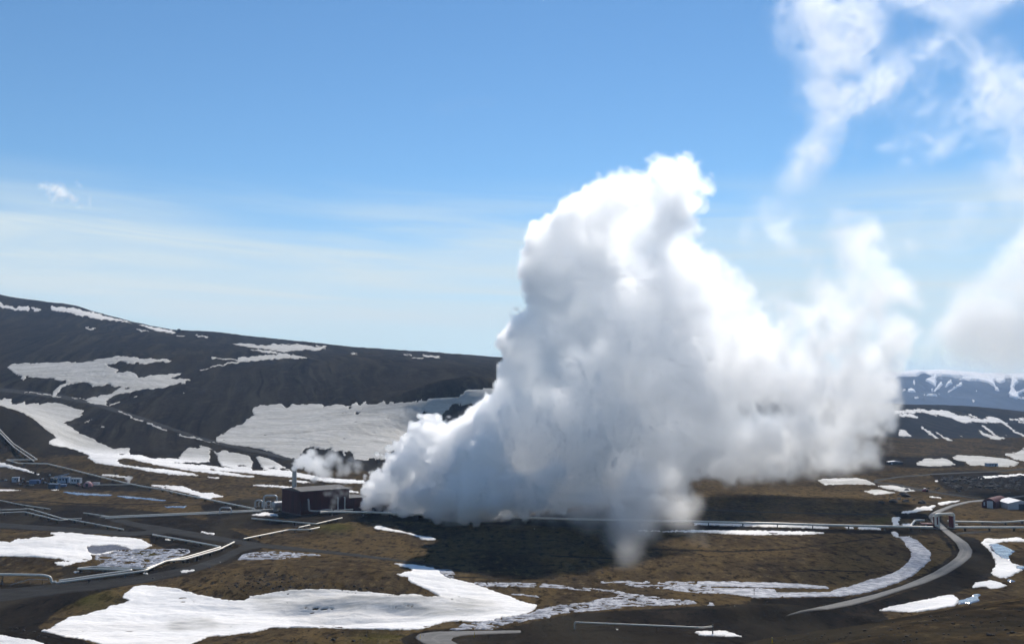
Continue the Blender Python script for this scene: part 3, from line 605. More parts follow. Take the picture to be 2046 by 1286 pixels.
m_ice = mat('wet stream ice'); t = NT(m_ice.node_tree)
pos = t.n('ShaderNodeNewGeometry').outputs['Position']
s1 = t.noise(0.35, 6, pos, 0.65); s2 = t.noise(1.3, 5, pos, 0.6)
c = t.mix(t.ramp(s1, 0.40, 0.62), (0.17, 0.185, 0.22), (0.40, 0.41, 0.45))
c = t.mix(t.ramp(s2, 0.60, 0.75), c, (0.16, 0.135, 0.10))
t.bsdf(c, 0.65, 0, s1, 0.4, 0.5, 0.15)

m_water = mat('melt water'); t = NT(m_water.node_tree)
pos = t.n('ShaderNodeNewGeometry').outputs['Position']
s1 = t.noise(0.8, 5, pos)
t.bsdf(t.mix(s1, (0.10, 0.13, 0.19), (0.16, 0.19, 0.26)), 0.12, 0, s1, 0.12, 0.15, 0.5)

m_road = mat('dusty asphalt'); t = NT(m_road.node_tree)
pos = t.n('ShaderNodeNewGeometry').outputs['Position']
s1 = t.noise(0.25, 6, pos, 0.6); s2 = t.noise(2.5, 4, pos); ea = t.attr('rim')
c = t.mix(t.ramp(s1, 0.35, 0.7), (0.066, 0.064, 0.061), (0.095, 0.092, 0.087))
c = t.mix(t.ramp(ea, 0.28, 0.12), c, (0.045, 0.041, 0.038))
tw = t.attr('wheel'); c = t.mix(t.math('MULTIPLY', tw, 0.7), c, (0.135, 0.131, 0.124))
t.bsdf(c, 0.8, 0, s2, 0.2, 0.05, 0.35)
m_track = mat('black gravel track'); t = NT(m_track.node_tree)
pos = t.n('ShaderNodeNewGeometry').outputs['Position']
s1 = t.noise(0.2, 6, pos, 0.65); s2 = t.noise(1.8, 5, pos)
t.bsdf(t.mix(t.ramp(s1, 0.35, 0.7), (0.010, 0.0095, 0.009), (0.020, 0.0180, 0.0155)), 0.95, 0, s2, 0.4, 0.1, 0.15)

full = np.ones_like(ZG, bool)
farA = sstep(3200, 5200, DG)
ac2 = XG * 0.90 + DG * 0.26 + 26 * wq + 10 * fbm2(XG / 110, DG / 160, 2, 71)
STK = fbm2(ac2 / 10.0, (DG - 0.35 * XG) / 330, 3, 72, 0.6) * np.clip(0.55 + 1.3 * fbm2(XG / 150, DG / 220, 3, 73), 0.1, 1.4)
ground_o = grid_object('terrain', (DG < 2610), ZG, m_ground, dict(dark=dark, green=green, gully=GUL, streak=STK * hillw, far=farA))
mount_o = grid_object('mountain', (DG > 2595), ZG, m_ground, dict(dark=np.maximum(dark, 0.9 * sstep(2500, 3000, DG)), green=0 * ZG, gully=GUL * 0, far=farA))

# lay the covers on the ground; their rims sink into it
def cover(name, f, thick, material, soft=0.14, attrs=None, kind='structure', lift=0.0):
    off = thick * np.clip(f / soft, -1, 1) + lift
    at_ = {k: v for k, v in (attrs or {}).items()}
    return grid_object(name, f > -soft * 0.9, ZG + off, material, at_, kind)
thick = 0.14 + 0.0004 * DG + 0.002 * np.clip(DG - 2600, 0, 7000)
sagg = 0.5 * fbm2(XG / 16, DG / 7, 4, 61) + 0.25 * fbm2(XG / 5, DG / 2.4, 3, 62)
DIRT = blank()
for f_, p_ in ((cp, '490,1198 560,1178 660,1172 800,1184 880,1190 980,1200 1010,1214 930,1232 820,1228 720,1222 600,1216 520,1216'), (cp, '330,1240 420,1232 440,1252 340,1262'), (cp, '820,1195 900,1192 890,1215 820,1218'), (c1, '0,905 380,925 640,985 560,1050 470,1090 640,1180 560,1150 400,1060 250,1000 100,965 0,945'), (c4, '0,170 220,190 500,240 760,330 860,370 500,378 300,350 200,330'), (c8, '380,280 720,280 1010,350 1010,375 880,385 740,392 660,370 560,335 390,332'), (c8, '980,195 1060,165 1180,160 1250,212 1090,218')): fill(DIRT, f_(p_))
DIRT = samp(blur(DIRT, 5.0)) * np.clip(0.75 + 0.9 * fbm2(UG / 60, VG / 7, 4, 64), 0, 1.2)
dirt = np.clip((0.75 + 0.6 * (UG > 1600)) * DIRT + sstep(760, 860, DG) * (1 - sstep(1900, 2200, DG) * 0.6) * (1 - sstep(3000, 5000, DG)) + 0.35 * np.clip(fbm2(XG / 22, DG / 9, 4, 63), 0, 1) + 0.5 * (1 - sstep(-0.04, 0.22, snow_f)), 0, 1)
off_s = thick * np.clip(snow_f / 0.14, -1, 1) + sstep(0.1, 0.4, snow_f) * sagg * (0.6 + 0.0012 * DG) * (1 - sstep(2500, 4000, DG))
snow_o = grid_object('snow', snow_f > -0.13, ZG + off_s, m_snow, dict(dirt=dirt, rim=np.clip(1 - sstep(-0.06, 0.13, snow_f + 0.05 * RN), 0, 1) * (DG < 3000)), 'stuff')
set_props(snow_o, label='patches of old white snow lying across the valley floor and the dark slopes', cat='snow')
ice_o = cover('stream_ice', ice_f, 0.16 + 0.0003 * DG, m_ice, 0.12)
water_o = cover('water', water_f, 0.14 + 0.0003 * DG, m_water, 0.14, lift=0.05)
m_slush_shade = mat('slush with painted shade'); t = NT(m_slush_shade.node_tree)
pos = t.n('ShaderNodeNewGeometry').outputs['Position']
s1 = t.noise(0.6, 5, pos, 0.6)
t.bsdf(t.mix(t.ramp(s1, 0.35, 0.7), (0.085, 0.09, 0.115), (0.15, 0.155, 0.185)), 0.7, 0, s1, 0.3, 0.3, 0.1)  # the dark slate tones carry the hollow's shade
slush_shade_o = cover('slush_shade', slush_shade_f, 0.14, m_slush_shade, 0.14, lift=-0.05)
# wheel tracks: two pale bands along the road
WHEEL = blank()
stroke(WHEEL, c8('1405,417 1300,427 1205,452 1130,483 1092,507 1115,555 1160,597 1212,640 1258,682 1282,722 1262,758 1205,800 1115,853 1010,899 900,943 750,990 600,1031 450,1062'), 2.2)
stroke(WHEEL, c8('1405,421 1310,431 1215,456 1140,488 1114,511 1130,553 1175,597 1232,638 1288,682 1314,722 1300,758 1240,805 1150,858 1030,908 900,955 750,1004 600,1045 450,1073'), 2.2)
stroke(WHEEL, c6('1150,800 1200,772 1290,762 1500,757 1840,752'), 2.5); stroke(WHEEL, c6('1290,835 1240,805 1270,782 1380,772 1500,768 1840,760'), 2.5)
wheel = np.clip(samp(blur(WHEEL, 1.2)) * 1.3, 0, 1)
road_o = cover('road', road_f, 0.12 + 0.0002 * DG, m_road, 0.2, dict(rim=road_f, wheel=wheel))
track_o = cover('gravel_track', np.minimum(track_f, -road_f), 0.07 + 0.0002 * DG, m_track, 0.2)
print('ground', round(time.time() - T0, 1))
# ------------------------------------------------------------------ things
def mat_cladding():
    m = mat('dark red corrugated cladding'); t = NT(m.node_tree)
    co = t.n('ShaderNodeTexCoord').outputs['Object']
    sx = t.n('ShaderNodeSeparateXYZ', {0: co})
    al = t.math('ADD', sx.outputs[0], t.math('MULTIPLY', sx.outputs[1], 1.0))
    rib = t.math('PINGPONG', al, 0.35)
    pan = t.math('FLOOR', t.math('MULTIPLY', al, 0.55))
    nz = t.noise(0.4, 5, co); st = t.noise(1.2, 4, t.n('ShaderNodeMapping', {'Vector': co, 'Scale': (1, 1, 0.08)}).outputs[0])
    wn = t.n('ShaderNodeTexWhiteNoise', {'W': pan}, noise_dimensions='1D').outputs[0]
    c = t.mix(wn, (0.040, 0.0115, 0.0135), (0.055, 0.015, 0.017))
    c = t.mix(t.ramp(st, 0.5, 0.75), c, (0.028, 0.0105, 0.0115))
    t.bsdf(c, 0.7, 0, rib, 0.6, 0.2, 0.15)
    return m
m_red = mat_cladding()
m_roof = simple('weathered roof sheet', (0.075, 0.070, 0.067), 0.75, 0.0, 0.25, 0.4)
m_trim = simple('dark roof edge', (0.05, 0.03, 0.03), 0.6)
m_alu = simple('aluminium pipe jacket', (0.66, 0.61, 0.53), 0.5, 0.25, 0.12, 0.5)
m_alub = simple('dull grey pipe jacket', (0.33, 0.34, 0.35), 0.5, 0.5, 0.15, 0.6)
m_steel = simple('galvanised steel', (0.42, 0.43, 0.44), 0.5, 0.6, 0.15, 1.0)
m_supp = simple('dark steel support', (0.05, 0.048, 0.046), 0.7, 0.2)
m_conc = simple('concrete', (0.28, 0.27, 0.25), 0.9, 0, 0.2, 0.8)
m_redp = simple('red paint', (0.115, 0.019, 0.021), 0.75, 0, 0.15, 0.8)
m_redd = simple('faded dark red paint', (0.065, 0.016, 0.018), 0.7, 0, 0.2, 0.6)
m_white = simple('white painted sheet', (0.36, 0.38, 0.42), 0.55, 0, 0.08, 0.8)
m_cream = simple('cream painted sheet', (0.50, 0.46, 0.36), 0.6, 0, 0.1, 0.8)
m_blue = simple('blue painted sheet', (0.07, 0.12, 0.24), 0.55, 0, 0.15, 0.8)
m_pale = simple('pale blue painted sheet', (0.24, 0.31, 0.42), 0.55, 0, 0.12, 0.8)
m_navy = simple('dark blue grey sheet', (0.035, 0.045, 0.065), 0.6, 0, 0.15, 0.8)
m_glass = simple('dark window', (0.02, 0.022, 0.026), 0.15, 0, 0.1)
m_black = simple('black rubber', (0.02, 0.02, 0.02), 0.8)
m_yell = simple('yellow marker paint', (0.62, 0.40, 0.03), 0.6)
m_rust = simple('rusty machinery', (0.10, 0.055, 0.035), 0.8, 0, 0.4, 1.5)
m_lava = simple('black lava rock', (0.026, 0.024, 0.024), 0.95, 0, 0.4, 0.8, 0.8)

def sub(name, mb, material, parent, smooth=False, label=None):
    o = mb.build(name, material, parent, smooth)
    if label: o['label'] = label
    return o

# ---- pipelines: jacketed steam pipes on sleepers
def pipeline(label, runs, name='steam_pipeline', r=0.45, lift=1.1, group=None, spacing=11.0, material=None, bend=1.6, ends=True):
    """runs: list of pixel polylines (one per pipe), lifted above the ground"""
    base = at(*runs[0][0][:2], lift)
    root = empty(name, (base[0], base[1], ground(base[0], base[1])), label=label, cat='pipeline', group=group)
    ox = Vector(root.location)
    material = material or m_alu
    first = True
    for rn in runs:
        pts = []
        for q in rn:
            l = q[2] if len(q) > 2 else lift
            pts.append(Vector(at(q[0], q[1], l)))
        # follow the ground between the traced corners
        fine = [pts[0]]
        for a, b in zip(pts[:-1], pts[1:]):
            n = max(1, int((b - a).length / 14))
            for k in range(1, n + 1):
                p = a.lerp(b, k / n)
                if k < n:
                    p.z = max(p.z, ground(p.x, p.y) + 0.75 * lift) if lift > 0.4 else p.z
                fine.append(p)
        mb = MB().tube([p - ox for p in fine], r, 12, bend)
        sub('pipe', mb, material, root, True)
        L = 0.0; nxt = spacing * 0.4
        for a, b in zip(fine[:-1], fine[1:]):
            seg = (b - a).length
            while nxt < L + seg:
                p = a.lerp(b, (nxt - L) / seg); nxt += spacing
                d = (b - a); ang = math.atan2(d.y, d.x)
                g = ground(p.x, p.y)
                hgt = p.z - r - g + 0.3
                if hgt < 0.1: continue
                s = MB().box((0, 0, hgt / 2 - 0.3), (0.35, 2 * r * 1.25, hgt), ang).box((0, 0, hgt - 0.26), (0.5, 2 * r * 1.7, 0.16), ang).box((0, 0, 0.0), (0.8, 2 * r * 2.0, 0.35), ang)
                so = sub('support', s, m_supp, root); so.location = Vector((p.x, p.y, g)) - ox
            L += seg
    return root

GP = 'steam pipelines crossing the valley floor'
pipeline('long silver twin pipeline zigzagging down the brown knoll and past the trailers', [
    [(-40, 822), (0, 858), (27, 886), (75, 918), (12, 918), (37, 925), (95, 926), (141, 937), (196, 951), (250, 964), (279, 970), (327, 978), (370, 988), (420, 998), (444, 1003), (509, 1016)],
    [(-40, 827), (0, 864), (27, 892), (68, 921)]], r=0.42, lift=1.2, group=GP, spacing=14)
pipeline('bright twin pipeline with one flat bend above the big left snow field', [
    [(-60, 1020), (0, 1018.5), (59, 1016), (122, 1034.5), (140, 1037), (247, 1057)], [(-60, 1026), (0, 1024), (50, 1022), (118, 1039), (135, 1037.5)]], r=0.30, lift=1.1, group=GP)
pipeline('short thin pipe stub ending on the gravel just past the twin pipeline bend', [[(136, 1036), (163, 1035.5)]], name='pipe_stub', r=0.25, lift=0.8, group=GP)
pipeline('thin grey pipe along the dark strip above the bright twin pipeline', [[(-60, 994), (0, 999), (44, 1008), (100, 1016.5)]], r=0.26, lift=0.8, group=GP)
pipeline('straight pale twin pipeline running level from the black gravel junction to the power house', [
    [(200, 1032.3), (420, 1022.8), (522, 1018.2), (560, 1016)], [(210, 1034.6), (420, 1025.4), (522, 1020.4)]], r=0.34, lift=0.9, group=GP)
pipeline('short thin pipe meeting the level twin pipeline at its left end', [[(167, 1024), (218, 1031)]], name='pipe_stub', r=0.25, lift=0.8, group=GP)
pipeline('zigzag twin pipeline folded round the braided ice left of the gravel track', [
    [(305, 1067.5), (381, 1080.7), (442, 1092), (292, 1136), (187, 1131.5), (152, 1135.5), (267, 1138), (118, 1159.5)],
    [(467.5, 1082.5), (437, 1097.5), (290, 1139.5), (112, 1164)]], r=0.35, lift=1.1, group=GP)
pipeline('thin silver pipe bent in a wide V in front of the power house', [[(503, 1035), (631, 1046), (683.5, 1034)]], r=0.3, lift=0.9, group=GP, spacing=8)
pipeline('short slanting pipe just below the wide V pipe', [[(597, 1053.3), (619, 1048.3)]], name='pipe_stub', r=0.3, lift=0.9, group=GP, spacing=4)
pipeline('cream pipe climbing across the brown grass from the gravel track to a kinked end', [[(487, 1076), (576, 1058), (618, 1057.5), (638, 1053)]], r=0.32, lift=0.9, group=GP, spacing=7)
pipeline('thick long main pipeline passing under the steam plume to the red pump hut', [
    [(640, 1023), (656, 1022), (746, 1023), (800, 1026), (960, 1031), (1130, 1036), (1380, 1041), (1450, 1043), (1550, 1045.3), (1666, 1048.8), (1782, 1051.3), (1864, 1053)]], r=0.52, lift=1.8, group=GP, spacing=15.5)
pipeline('bent side branch rising off the main pipeline beside the red pump hut', [[(1819, 1051.5, 1.9), (1828, 1039, 1.9), (1847, 1039, 1.9)]], name='pipe_stub', r=0.5, lift=1.9, group=GP, spacing=7)
pipeline('straight silver pipeline leaving the pipe arch towards the right border', [[(1908, 1053), (2046, 1053), (2120, 1053)]], r=0.5, lift=1.4, group=GP)
pipeline('grey upper pipeline running behind the pipe arch past the halls on the right', [[(1893, 1040), (1910, 1041.5), (1997, 1043), (2020, 1042), (2046, 1039.5), (2120, 1034)]], r=0.42, lift=1.2, group=GP)
pipeline('thin white pipe from the trailers to the steaming vent', [[(181, 968.3), (256, 967.5), (272, 967)]], r=0.25, lift=0.6, group=GP, spacing=10)

# ---- big pipe bend at the lower left border
def loop_pipe():
    a = Vector(at(-60, 1177)); b = Vector(at(103, 1166))
    d = b.y
    top = lambda u, v, dd=None: Vector(unproj(u, v, dd or d))
    root = empty('pipe_loop', (b.x, b.y, ground(b.x, b.y)), label='thick raised pipe bending down to the ground at the lower left border', cat='pipe')
    ox = Vector(root.location)
    gz = ground(b.x, b.y)
    pts = [top(-80, 1146.5), top(0, 1146.8), top(86, 1148.3), top(101, 1152), Vector((b.x, b.y, gz + 0.5)), top(112, 1161.5)]
    sub('pipe', MB().tube([p - ox for p in pts], 0.42, 14, 1.6), m_alu, root, True)
    for u in (6, -50):
        p = top(u, 1148); g = ground(p.x, p.y)
        sub('post', MB().tube([(p.x - ox.x, p.y - ox.y, g - 0.3 - ox.z), (p.x - ox.x, p.y - ox.y, p.z - ox.z)], 0.14, 8), m_supp, root)
        sub('valve', MB().lathe((p.x - ox.x, p.y - 0.6 - ox.y, g + 0.1 - ox.z), [(0.1, 0), (0.3, 0.2), (0.3, 0.7), (0.18, 0.9), (0.12, 1.5), (0.32, 1.55), (0.32, 1.65), (0.1, 1.7)], 12), m_supp, root, True)
    p0 = top(10, 1171); p1 = top(60, 1156.5); p2 = top(95, 1157)
    sub('side_pipe', MB().tube([p - ox for p in (p0, p1, p2)], 0.11, 8, 0.6), m_alub, root, True)
    for u in (30, 62, 85):
        p = top(u, 1157); g = ground(p.x, p.y)
        sub('post', MB().tube([(p.x - ox.x, p.y - ox.y, g - 0.3 - ox.z), (p.x - ox.x, p.y - ox.y, p.z - ox.z)], 0.06, 6), m_supp, root)
loop_pipe()

# ---- pipe rack on the dark slope in the foreground
def rack_pipe():
    e = Vector(at(1424, 1268)); s = Vector(at(1146, 1256))
    d0, d1 = s.y, e.y
    root = empty('pipe_rack', tuple(e), label='thin silver pipe carried over the black slope on two bent ends, near the bottom border', cat='pipe')
    A0 = Vector(unproj(1148, 1242, d0)); A1 = Vector(unproj(1402, 1252.7, d1)); A2 = Vector(unproj(1424, 1250.5, d1))
    sub('pipe', MB().tube([Vector((A0.x, A0.y, ground(A0.x, A0.y) - 0.2)) - e, A0 - e, A1 - e, A2 - e], 0.19, 12, 0.5), m_alu, root, True)
    sub('post', MB().tube([Vector((e.x, e.y, -0.3 + e.z)) - e, A2 + Vector((0, 0, 0.5)) - e], 0.16, 10), m_supp, root, True)
    for k, w in ((0.035, .23), (0.055, .22), (0.965, .22)):
        p = A0.lerp(A1, k); q = A0.lerp(A1, k + 0.006)
        sub('flange', MB().tube([p - e, q - e], w, 12), m_white, root, True)
    for k in (0.33, 0.66):
        p = A0.lerp(A1, k); g = ground(p.x, p.y)
        sub('post', MB().tube([Vector((p.x, p.y, g - 0.3)) - e, p - e], 0.07, 8), m_supp, root)
rack_pipe()

# ---- power house
TH = R(40); CA, SA = math.cos(TH), math.sin(TH)
c0 = at(601, 1030.5)
PHc = Vector((c0[0], c0[1], ground(c0[0], c0[1])))
ph = empty('power_house', PHc, TH, label='dark red windowless power house with a flat grey roof, a chimney and a lower annex', cat='power plant')
LM, WM, HM = 27.5, 20.5, 12.2
LA, HA = 12.5, 6.9
sub('wall', MB().box((LM / 2, WM / 2, HM / 2 - 0.5), (LM, WM, HM + 1.0)), m_red, ph)
sub('plinth', MB().box((LM / 2, WM / 2, 0.15), (LM + 0.12, WM + 0.12, 1.3)), m_trim, ph)
rf = MB(); rf.add([(-.25, -.25, HM), (LM + .25, -.25, HM), (LM + .25, WM + .25, HM), (-.25, WM + .25, HM), (-.25, WM / 2, HM + 1.3), (LM + .25, WM / 2, HM + 1.3)], [(0, 1, 5, 4), (2, 3, 4, 5), (0, 4, 3), (1, 2, 5), (3, 2, 1, 0)])
roof = sub('roof', rf, m_roof, ph)
sub('eave', MB().box((LM / 2, -.3, HM - .18), (LM + .7, .16, .4)).box((-.3, WM / 2, HM - .18), (.16, WM + .44, .4)), m_trim, roof)
sub('annex', MB().box((LM + LA / 2 - 0.01, WM * .4, HA / 2 - .5), (LA, WM * .75, HA + 1)), m_red, ph)
sub('annex_roof', MB().box((LM + LA / 2 + .12, WM * .4, HA + .09), (LA + .4, WM * .75 + .5, .18)), m_roof, ph)
ch = sub('chimney', MB().lathe((2.4, 12.0, 0), [(1.12, HM), (1.10, HM + 10.4), (1.16, HM + 10.4), (1.16, HM + 10.8), (0.95, HM + 10.8)], 24), m_alub, ph, True)
sub('collar', MB().lathe((2.4, 12.0, 0), [(1.6, HM + .3), (1.6, HM + .8), (1.2, HM + 1.2)], 20), m_steel, ch, True)
# pipes up the front wall (local x along the front, y into the building)
sub('wall_pipe', MB().tube([(3.6, -0.2, 8.0), (3.6, -1.0, 8.0), (4.1, -1.0, 2.4), (8.5, -1.0, 1.9), (14.5, -1.0, 2.2), (17.5, -1.2, 1.7)], .45, 12, .9), m_alub, ph, True)
for x, h_ in ((20.6, 7.6), (24.6, 7.4)):
    sub('wall_pipe', MB().tube([(x, -0.2, h_ + .3), (x, -.8, h_ + .3), (x, -.8, 0)], .36, 12, .6), m_steel, ph, True)
sub('relief_pipe', MB().tube([(16.3, -2.0, -.3), (16.3, -2.0, 2.9)], .22, 10), m_cream, ph, True)
sub('door', MB().box((26.0, -0.06, 1.1), (1.2, .1, 2.2)), m_trim, ph)
sub('manifold', MB().tube([(18.0, -1.4, 1.5), (29, -1.4, 1.3)], .4, 12), m_alu, ph, True)
# cooling tower hidden in its own steam
ct = Vector(unproj(776, 1010, 514)); gz = ground(ct.x, ct.y)
tw = empty('cooling_tower', (ct.x, ct.y, gz), R(8), label='low cooling tower buried in the billowing steam right of the power house', cat='cooling tower')
sub('wall', MB().box((0, 0, 2.2), (17, 10, 5.4)), m_redd, tw)
sub('louvre_panel', MB().box((0, -5.06, 1.4), (16, .12, 2.2)), m_trim, tw)
for x in (-5.2, 0, 5.2):
    sub('fan_stack', MB().lathe((x, 0, 4.9), [(2.3, 0), (2.0, .8), (2.2, 1.7), (2.0, 1.7), (1.9, .8)], 20), m_conc, tw, True)
sub('fan_deck', MB().box((0, 0, 4.98), (17.4, 10.4, .16)), m_conc, tw)

# ---- separator tank and pipe arches left of the power house
def upright(base_uv, name, label, mk):
    p = at(*base_uv); g = ground(p[0], p[1])
    return empty(name, (p[0], p[1], g), label=label, cat=mk)
q = at(556, 1021); tk = empty('separator_tank', (q[0], q[1], ground(q[0], q[1])), TH, label='silver horizontal steam separator tank against the left wall of the power house', cat='tank')
def hcyl(r, L, z):
    v = []; f = []; n = 24
    prof = [(-L / 2 - .5, r * .5), (-L / 2 - .35, r * .8), (-L / 2, r), (L / 2, r), (L / 2 + .35, r * .8), (L / 2 + .5, r * .5)]
    for x, rr in prof:
        for k in range(n): v.append((x, rr * math.cos(2 * math.pi * k / n), z + rr * math.sin(2 * math.pi * k / n)))
    for j in range(len(prof) - 1):
        for k in range(n): f.append((j * n + k, (j + 1) * n + k, (j + 1) * n + (k + 1) % n, j * n + (k + 1) % n))
    f += [tuple(range(n)), tuple(range((len(prof) - 1) * n + n - 1, (len(prof) - 1) * n - 1, -1))]
    m = MB(); m.v = v; m.f = f; return m
sub('shell', hcyl(1.9, 5.5, 3.4), m_alub, tk, True)
for x in (-1.8, 1.8):
    sub('saddle', MB().box((x, 0, .7), (.6, 2.6, 2.2)), m_conc, tk)
    sub('band', MB().tube([(x + .9, 0, 3.4), (x + 1.05, 0, 3.4)], 1.93, 24), m_steel, tk, True)
def arch(u0, u1, vb, vt, r, label, mid=None, depth=None, name='pipe_arch', material=None):
    """an upright pipe loop: up, over and down"""
    p = Vector(at((u0 + u1) / 2, vb)); d = depth or p.y
    g = ground(p.x, p.y)
    root = empty(name, (p.x, p.y, g), label=label, cat='pipe', group='expansion loops of pipe')
    a = Vector(unproj(u0, vt, d)); b = Vector(unproj(u1, vt, d))
    h_ = a.z - g; w = (b.x - a.x) / 2
    sub('pipe', MB().tube([(-w, 0, -.2), (-w, 0, h_), (w, 0, h_), (w, 0, -.2)], r, 12, min(1.6, w * .8)), material or m_steel, root, True)
    for x in (-w, w):
        sub('foot', MB().box((x, 0, .1), (r * 3, r * 3, .5)), m_conc, root)
    return root
arch(527, 553, 1020, 989.5, .5, 'tallest silver pipe arch standing just left of the separator tank')
arch(510, 524, 1013, 999, .42, 'round low pipe arch at the far left of the arch cluster beside the power house')
arch(517, 530, 1012, 1001, .34, 'grey pipe arch tucked behind the tallest silver arch on its left')
arch(532, 541, 1014, 1001, .34, 'narrow grey pipe arch framed inside the tallest silver arch')
arch(439, 462, 1027, 1013.5, .36, 'lone flat topped pipe arch standing over the level twin pipeline')
for k, u in enumerate((534, 538.5, 543, 547.5)):
    p = at(u, 1017 - .2 * k); g = ground(p[0], p[1])
    vv = empty('valve', (p[0], p[1], g), label='small white valve head in the row of four below the tallest pipe arch', cat='valve', group='row of four valves')
    sub('stem', MB().lathe((0, 0, 0), [(.1, -.2), (.1, 2.1)], 8), m_supp, vv)
    sub('hand_wheel', MB().lathe((0, 0, 2.1), [(.1, 0), (.38, .05), (.38, .25), (.1, .3)], 12), m_white, vv)

# ---- pipe arch over the road
def road_arch():
    a = Vector(at(1873.5, 1056)); b = Vector(at(1903, 1054.5)); d = a.y
    root = empty('road_pipe_arch', (a.x, a.y, ground(a.x, a.y)), label='square silver pipe arch with red clad legs straddling the grey road', cat='pipe arch')
    ox = Vector(root.location); L = (b - a).length; root.rotation_euler.z = math.atan2(b.y - a.y, b.x - a.x)
    h_ = unproj(1873, 1027, d)[2] - ox.z
    sub('pipe', MB().tube([(-.9, -2.2, 1.4), (-.9, -.4, 1.4), (-.9, 0, 1.5), (-.9, 0, h_), (L + .9, 0, h_), (L + .9, 0, 1.4), (L + 2.5, -.5, 1.4)], .58, 14, 1.2), m_alu, root, True)
    sub('upper_pipe', MB().tube([(-.1, .9, 1.2), (-.1, .9, h_ - .25), (L + .1, .9, h_ - .25), (L + .1, .9, 1.2)], .42, 12, 1.0), m_alu, root, True)
    for x in (-.05, L + .05):
        s_ = -1 if x < 1 else 1
        m = MB().box((x + .15 * s_, 0.45, h_ * .42), (1.5, 2.3, h_ * .86), 0, .97)
        lg = sub('leg_casing', m, m_redp, root)
        sub('grey_panel', MB().box((x + .15 * s_ + .32, -.73, h_ * .42), (.75, .06, h_ * .8)), m_steel, lg)
        sub('cap', MB().box((x + .15 * s_, 0.45, h_ * .86), (1.7, 2.4, .25)), m_alu, lg)
        sub('footing', MB().box((x, .45, 0.05), (2.2, 3.2, .7)), m_conc, lg)
road_arch()

# ---- small buildings
def hut(uv, size, label, name, cat, wall, roof, rz=0.0, gable=0.0, door=None, windows=0, roofm=None, group=None):
    p = at(*uv); g = ground(p[0], p[1])
    root = empty(name, (p[0], p[1], g), rz, label=label, cat=cat, group=group)
    L, Wd, h_ = size
    sub('wall', MB().box((0, Wd / 2, h_ / 2 - .3), (L, Wd, h_ + .6)), wall, root)
    if gable > 0:
        m = MB(); o_ = .2
        m.add([(-L / 2 - o_, -o_, h_), (L / 2 + o_, -o_, h_), (L / 2 + o_, Wd + o_, h_), (-L / 2 - o_, Wd + o_, h_), (0, -o_, h_ + gable), (0, Wd + o_, h_ + gable)], [(0, 4, 5, 3), (4, 1, 2, 5), (0, 1, 4), (2, 3, 5), (3, 2, 1, 0)])
    else:
        m = MB().box((0, Wd / 2, h_ + .08), (L + .3, Wd + .3, .16))
    sub('roof', m, roof, root)
    if door:
        x, w, hh, dm = door
        dr = sub('door', MB().box((x, -.05, hh / 2), (w, .1, hh)), dm, root)
        sub('handle', MB().box((x + w * .35, -.13, hh * .48), (.12, .06, .12)), m_steel, dr)
    for k in range(windows):
        x = (k + .5) / windows * L * .8 - L * .4
        wn = sub('window', MB().box((x, -.04, h_ * .6), (min(1.0, L * .14), .08, h_ * .3)), m_glass, root)
        sub('frame', MB().box((x, -.03, h_ * .6 - h_ * .17), (min(1.2, L * .17), .12, .1)).box((x, -.03, h_ * .6 + h_ * .17), (min(1.2, L * .17), .12, .1)), m_white, wn)
    return root

hut((1854, 1055.5), (4.6, 4.0, 2.0), 'low dark red pump hut at the end of the main pipeline beside the pipe arch', 'pump_hut', 'hut', m_redd, m_redp, R(-8), 0, (-.8, .9, 1.7, m_white))
hut((1984, 931.5), (9.0, 5.0, 2.6), 'long flat blue grey shed below the far snow bank on the right', 'shed', 'shed', m_pale, m_navy, R(3), 0, (2.5, 1.6, 2.0, m_navy), 3)
sh = hut((2040, 1017.5), (12.5, 16, 3.2), 'white gabled shed with a dark sliding door at the right border', 'shed', 'shed', m_white, m_white, R(-6), 1.6, (0.5, 3.2, 2.9, m_navy))

# the barrel roofed hall
def hall():
    p = at(1976, 1014.5); g = ground(p[0], p[1])
    rz = R(-27)
    root = empty('barrel_hall', (p[0], p[1], g), rz, label='red round roofed hall with a tall white door in its dark end wall', cat='hall')
    w, L, h_ = 3.7, 20.0, 5.2
    n = 20
    prof = [(-w, 0.0)] + [(-w * math.cos(a), 1.5 + (h_ - 1.5) * math.sin(a)) for a in np.linspace(0, math.pi, n)] + [(w, 0.0)]
    ang = R(60)
    def ext(y0, y1, k=1.0):
        v = [(x * k, y0, -.3 + z * k + (.3 if z else 0)) for x, z in prof] + [(x * k, y1, -.3 + z * k + (.3 if z else 0)) for x, z in prof]
        m = len(prof)
        f = [(i, i + 1, m + i + 1, m + i) for i in range(m - 1)] + [tuple(range(m - 1, -1, -1)), tuple(range(m, 2 * m))]
        mb = MB(); mb.v = v; mb.f = f; return mb
    rot = empty
    sh_ = sub('shell', ext(0, L), m_redp, root, True)
    sub('end_wall', ext(-.12, .0, .97), m_redd, root)
    dr = sub('door', MB().box((.6, -.2, 1.9), (3.0, .14, 3.8)), m_white, root)
    sub('handle', MB().box((-.6, -.3, 1.7), (.15, .08, .3)), m_steel, dr)
    wn = sub('window', MB().box((-2.2, -.18, 2.2), (.7, .1, 1.8)), m_white, root)
    for k in range(1, 7):
        sub('rib', ext(k * L / 7 - .06, k * L / 7 + .06, 1.012), m_redd, sh_, True)
    return root
hl = hall(); hl.rotation_euler.z = R(-42)

